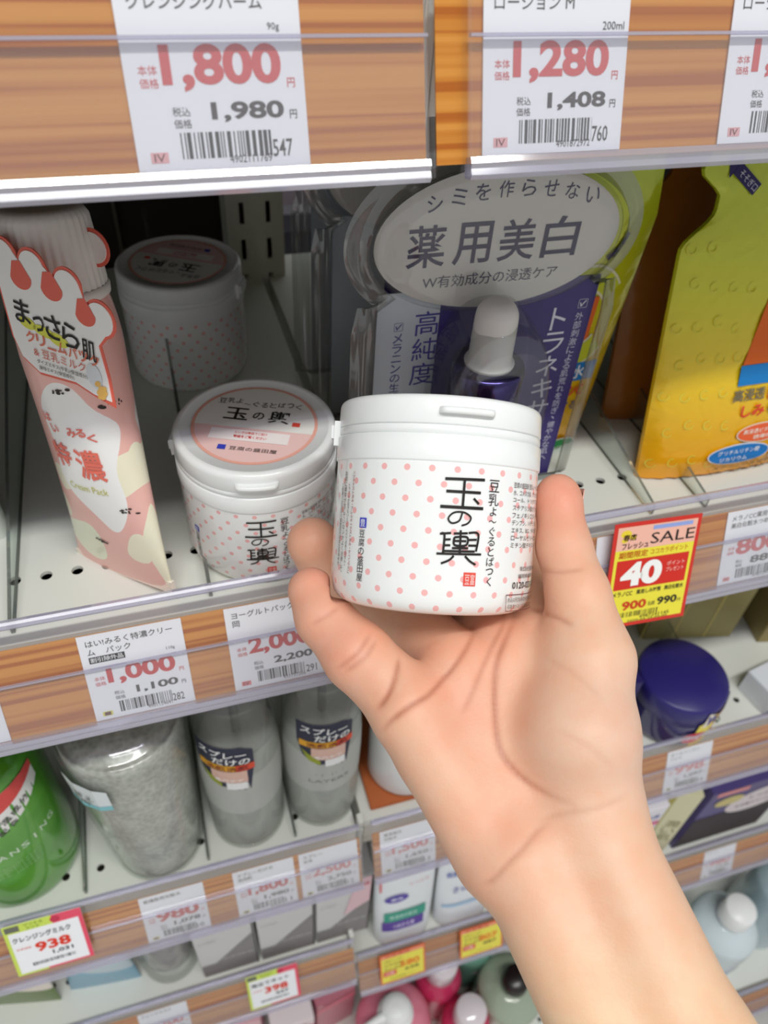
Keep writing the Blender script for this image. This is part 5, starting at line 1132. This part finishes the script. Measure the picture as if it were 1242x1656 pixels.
carton('cream_box', .4040, -.028, Z3, .034, .045, .138, mat('cream_card', (216, 212, 176), .35), 'slim cream and olive box left of the dark box', rz=math.radians(-20), deco=lambda t, fn: (rect(t, -.017, .0, .008, .137, (170, 160, 84), fn=fn), vtxt(t, '潤い肌', .005, .03, None, .05, (150, 146, 110), 0, fn=fn)))
def dark_deco(t, fn):
    rect(t, -.057, .002, .114, .072, (52, 40, 44), fn=fn); oval(t, .022, .090, .044, .026, (222, 212, 214), fn=fn, lift=.0002, rot=.15); oval(t, -.026, .106, .018, .011, (206, 192, 130), fn=fn, lift=.0004)
    rect(t, -.050, .124, .040, .009, (226, 150, 150), fn=fn, lift=.0002); txt(t, 'しっとり', .004, .094, .034, .009, (120, 104, 130), 0, fn=fn, lift=.0005); txt(t, 'もち肌クリーム', -.008, .078, .045, .006, (90, 60, 80), .01, fn=fn, lift=.0005)
carton('mask_box', .4890, -.034, Z3, .114, .05, .136, mat('purple_card', (84, 74, 128), .3), 'dark purple and brown box with pale oval panel near the right edge', deco=dark_deco)
# ---- base shelf
def base_bottle(x, y, r, h, m, lab, cap_r, cap_h, cm, name='bottle', grp=None, neck=.008, label=None):
    root = empty(name, T(x, y, Z4)); tag(root, lab, 'bottle', grp)
    lathe_obj('bottle_body', smooth_prof([(.001, .002), (r * .8, 0), (r, .006), (r, h * .72), (r * .9, h * .88), (r * .5, h * .98), (cap_r * .8, h), (cap_r * .8, h + neck)]), m, root)
    MB().lathe([(cap_r * .98, h + neck * .6), (cap_r, h + neck * .8), (cap_r * .94, h + neck + cap_h * .92), (cap_r * .85, h + neck + cap_h), (.0001, h + neck + cap_h)], cm, 40, cap=False).obj('cap', root)
    if label: t = MB(); label(t, cylfn(r + .0003)); t.obj('printed_label', root)
    return root
pk = empty('pump_bottle', T(.1020, -.066, Z4, math.radians(190))); tag(pk, 'pink pump bottle with white pump head at the bottom edge', 'bottle')
lathe_obj('bottle_body', smooth_prof([(.001, .002), (.034, 0), (.044, .006), (.046, .09), (.040, .114), (.020, .126), (.017, .130)]), mat('pink_plastic', (224, 130, 150), .2, coat=.5), pk)
lathe_obj('pump_head', [(.0205, .126), (.021, .128), (.021, .140), (.010, .142), (.007, .143), (.007, .150), (.0165, .151), (.0175, .154), (.0165, .160), (.008, .163), (.0001, .1635)], WHITE, pk)
MB().loft([[(.012 + .030 * k, (.0055 - .002 * k) * math.cos(q), .1555 - .004 * k * k + .0038 * math.sin(q)) for q in [2 * math.pi * j / 14 for j in range(14)]] for k in (0, .25, .5, .75, 1)], WHITE).obj('nozzle', pk)
CC = mat('frosted_cap', (228, 218, 222), .15, coat=.6)
base_bottle(.1720, -.034, .030, .110, mat('magenta_plastic', (206, 56, 100), .2, coat=.4), 'deep pink bottle with frosted cap, behind the pink pump', .0195, .034, CC, grp='deep pink bottles with frosted caps')
base_bottle(.1900, -.088, .030, .100, mat('magenta_plastic', (206, 56, 100), .2), 'deep pink bottle with frosted cap, cut by the bottom edge', .0195, .030, CC, grp='deep pink bottles with frosted caps')
base_bottle(.2560, -.072, .042, .110, mat('pale_green_gel', (190, 204, 180), .12, coat=.8, trans=.3), 'pale green gel bottle with black cap beside the forearm', .0165, .022, mat('black_cap', (34, 26, 26), .25))
base_bottle(.2250, -.005, .034, .115, mat('teal_film', (110, 160, 140), .25), 'teal green bottle under the yellow price cards', .020, .02, mat('teal_cap', (150, 190, 176), .3), label=lambda t, fn: oval(t, 0, .06, .014, .012, (226, 200, 214), fn=fn))
base_bottle(.5480, -.088, .043, .150, mat('milky_plastic', (212, 224, 228), .2, coat=.4, sss=.3), 'milky bottle with round white cap and blue label at the right edge', .0205, .026, WHITE,
            label=lambda t, fn: (rect(t, -.034, .060, .070, .030, (226, 236, 244), fn=fn, nx=10), txt(t, 'しっとり', -.028, .066, .056, .016, (60, 130, 210), .04, fn=fn, lift=.0004), rect(t, -.034, .054, .070, .006, (236, 220, 130), fn=fn, nx=10)))
base_bottle(.6600, -.070, .043, .160, mat('bluish_plastic', (176, 196, 204), .2, coat=.4), 'grey blue bottle cut by the right edge of the picture', .0205, .026, mat('bluish_cap', (196, 212, 218), .3))
base_bottle(.5650, .040, .036, .150, mat('green_white_pack', (206, 220, 210), .3), 'white bottle with green shoulder behind the milky one', .022, .016, mat('green_cap', (60, 130, 80), .3))
base_bottle(.4760, -.050, .040, .135, mat('aqua_plastic', (186, 206, 206), .2), 'aqua bottle mostly hidden by the forearm', .020, .02, mat('aqua_cap', (206, 220, 220), .3))
for i, (x, y, c, lab) in enumerate(((-.075, -.03, (226, 176, 186), 'pink carton at the bottom edge, leftmost of the row'), (-.015, -.045, (240, 226, 230), 'white and pink carton at the bottom edge, second of the row'), (.040, -.03, (196, 120, 136), 'rose carton at the bottom edge beside the pink pump'))):
    carton('soap_box', x, y, Z4, .050, .045, .150 - .01 * i, mat('soap_card_%d' % i, c, .35), lab, grp='pink cartons on the base shelf', rz=math.radians(8 * i - 6), deco=lambda t, fn: (rect(t, -.025, .10, .05, .012, (236, 130, 150), fn=fn), txt(t, '泡石けん', -.018, .118, .036, .010, (190, 60, 90), .02, fn=fn, lift=.0002)))
# products of the top shelf that show in the slit between the top rails
carton('cream_box', .0495, .005, ZT, .030, .06, .09, mat('pale_mint_card', (222, 228, 216), .35), 'pale mint box seen edge on in the slit between the top price rails')
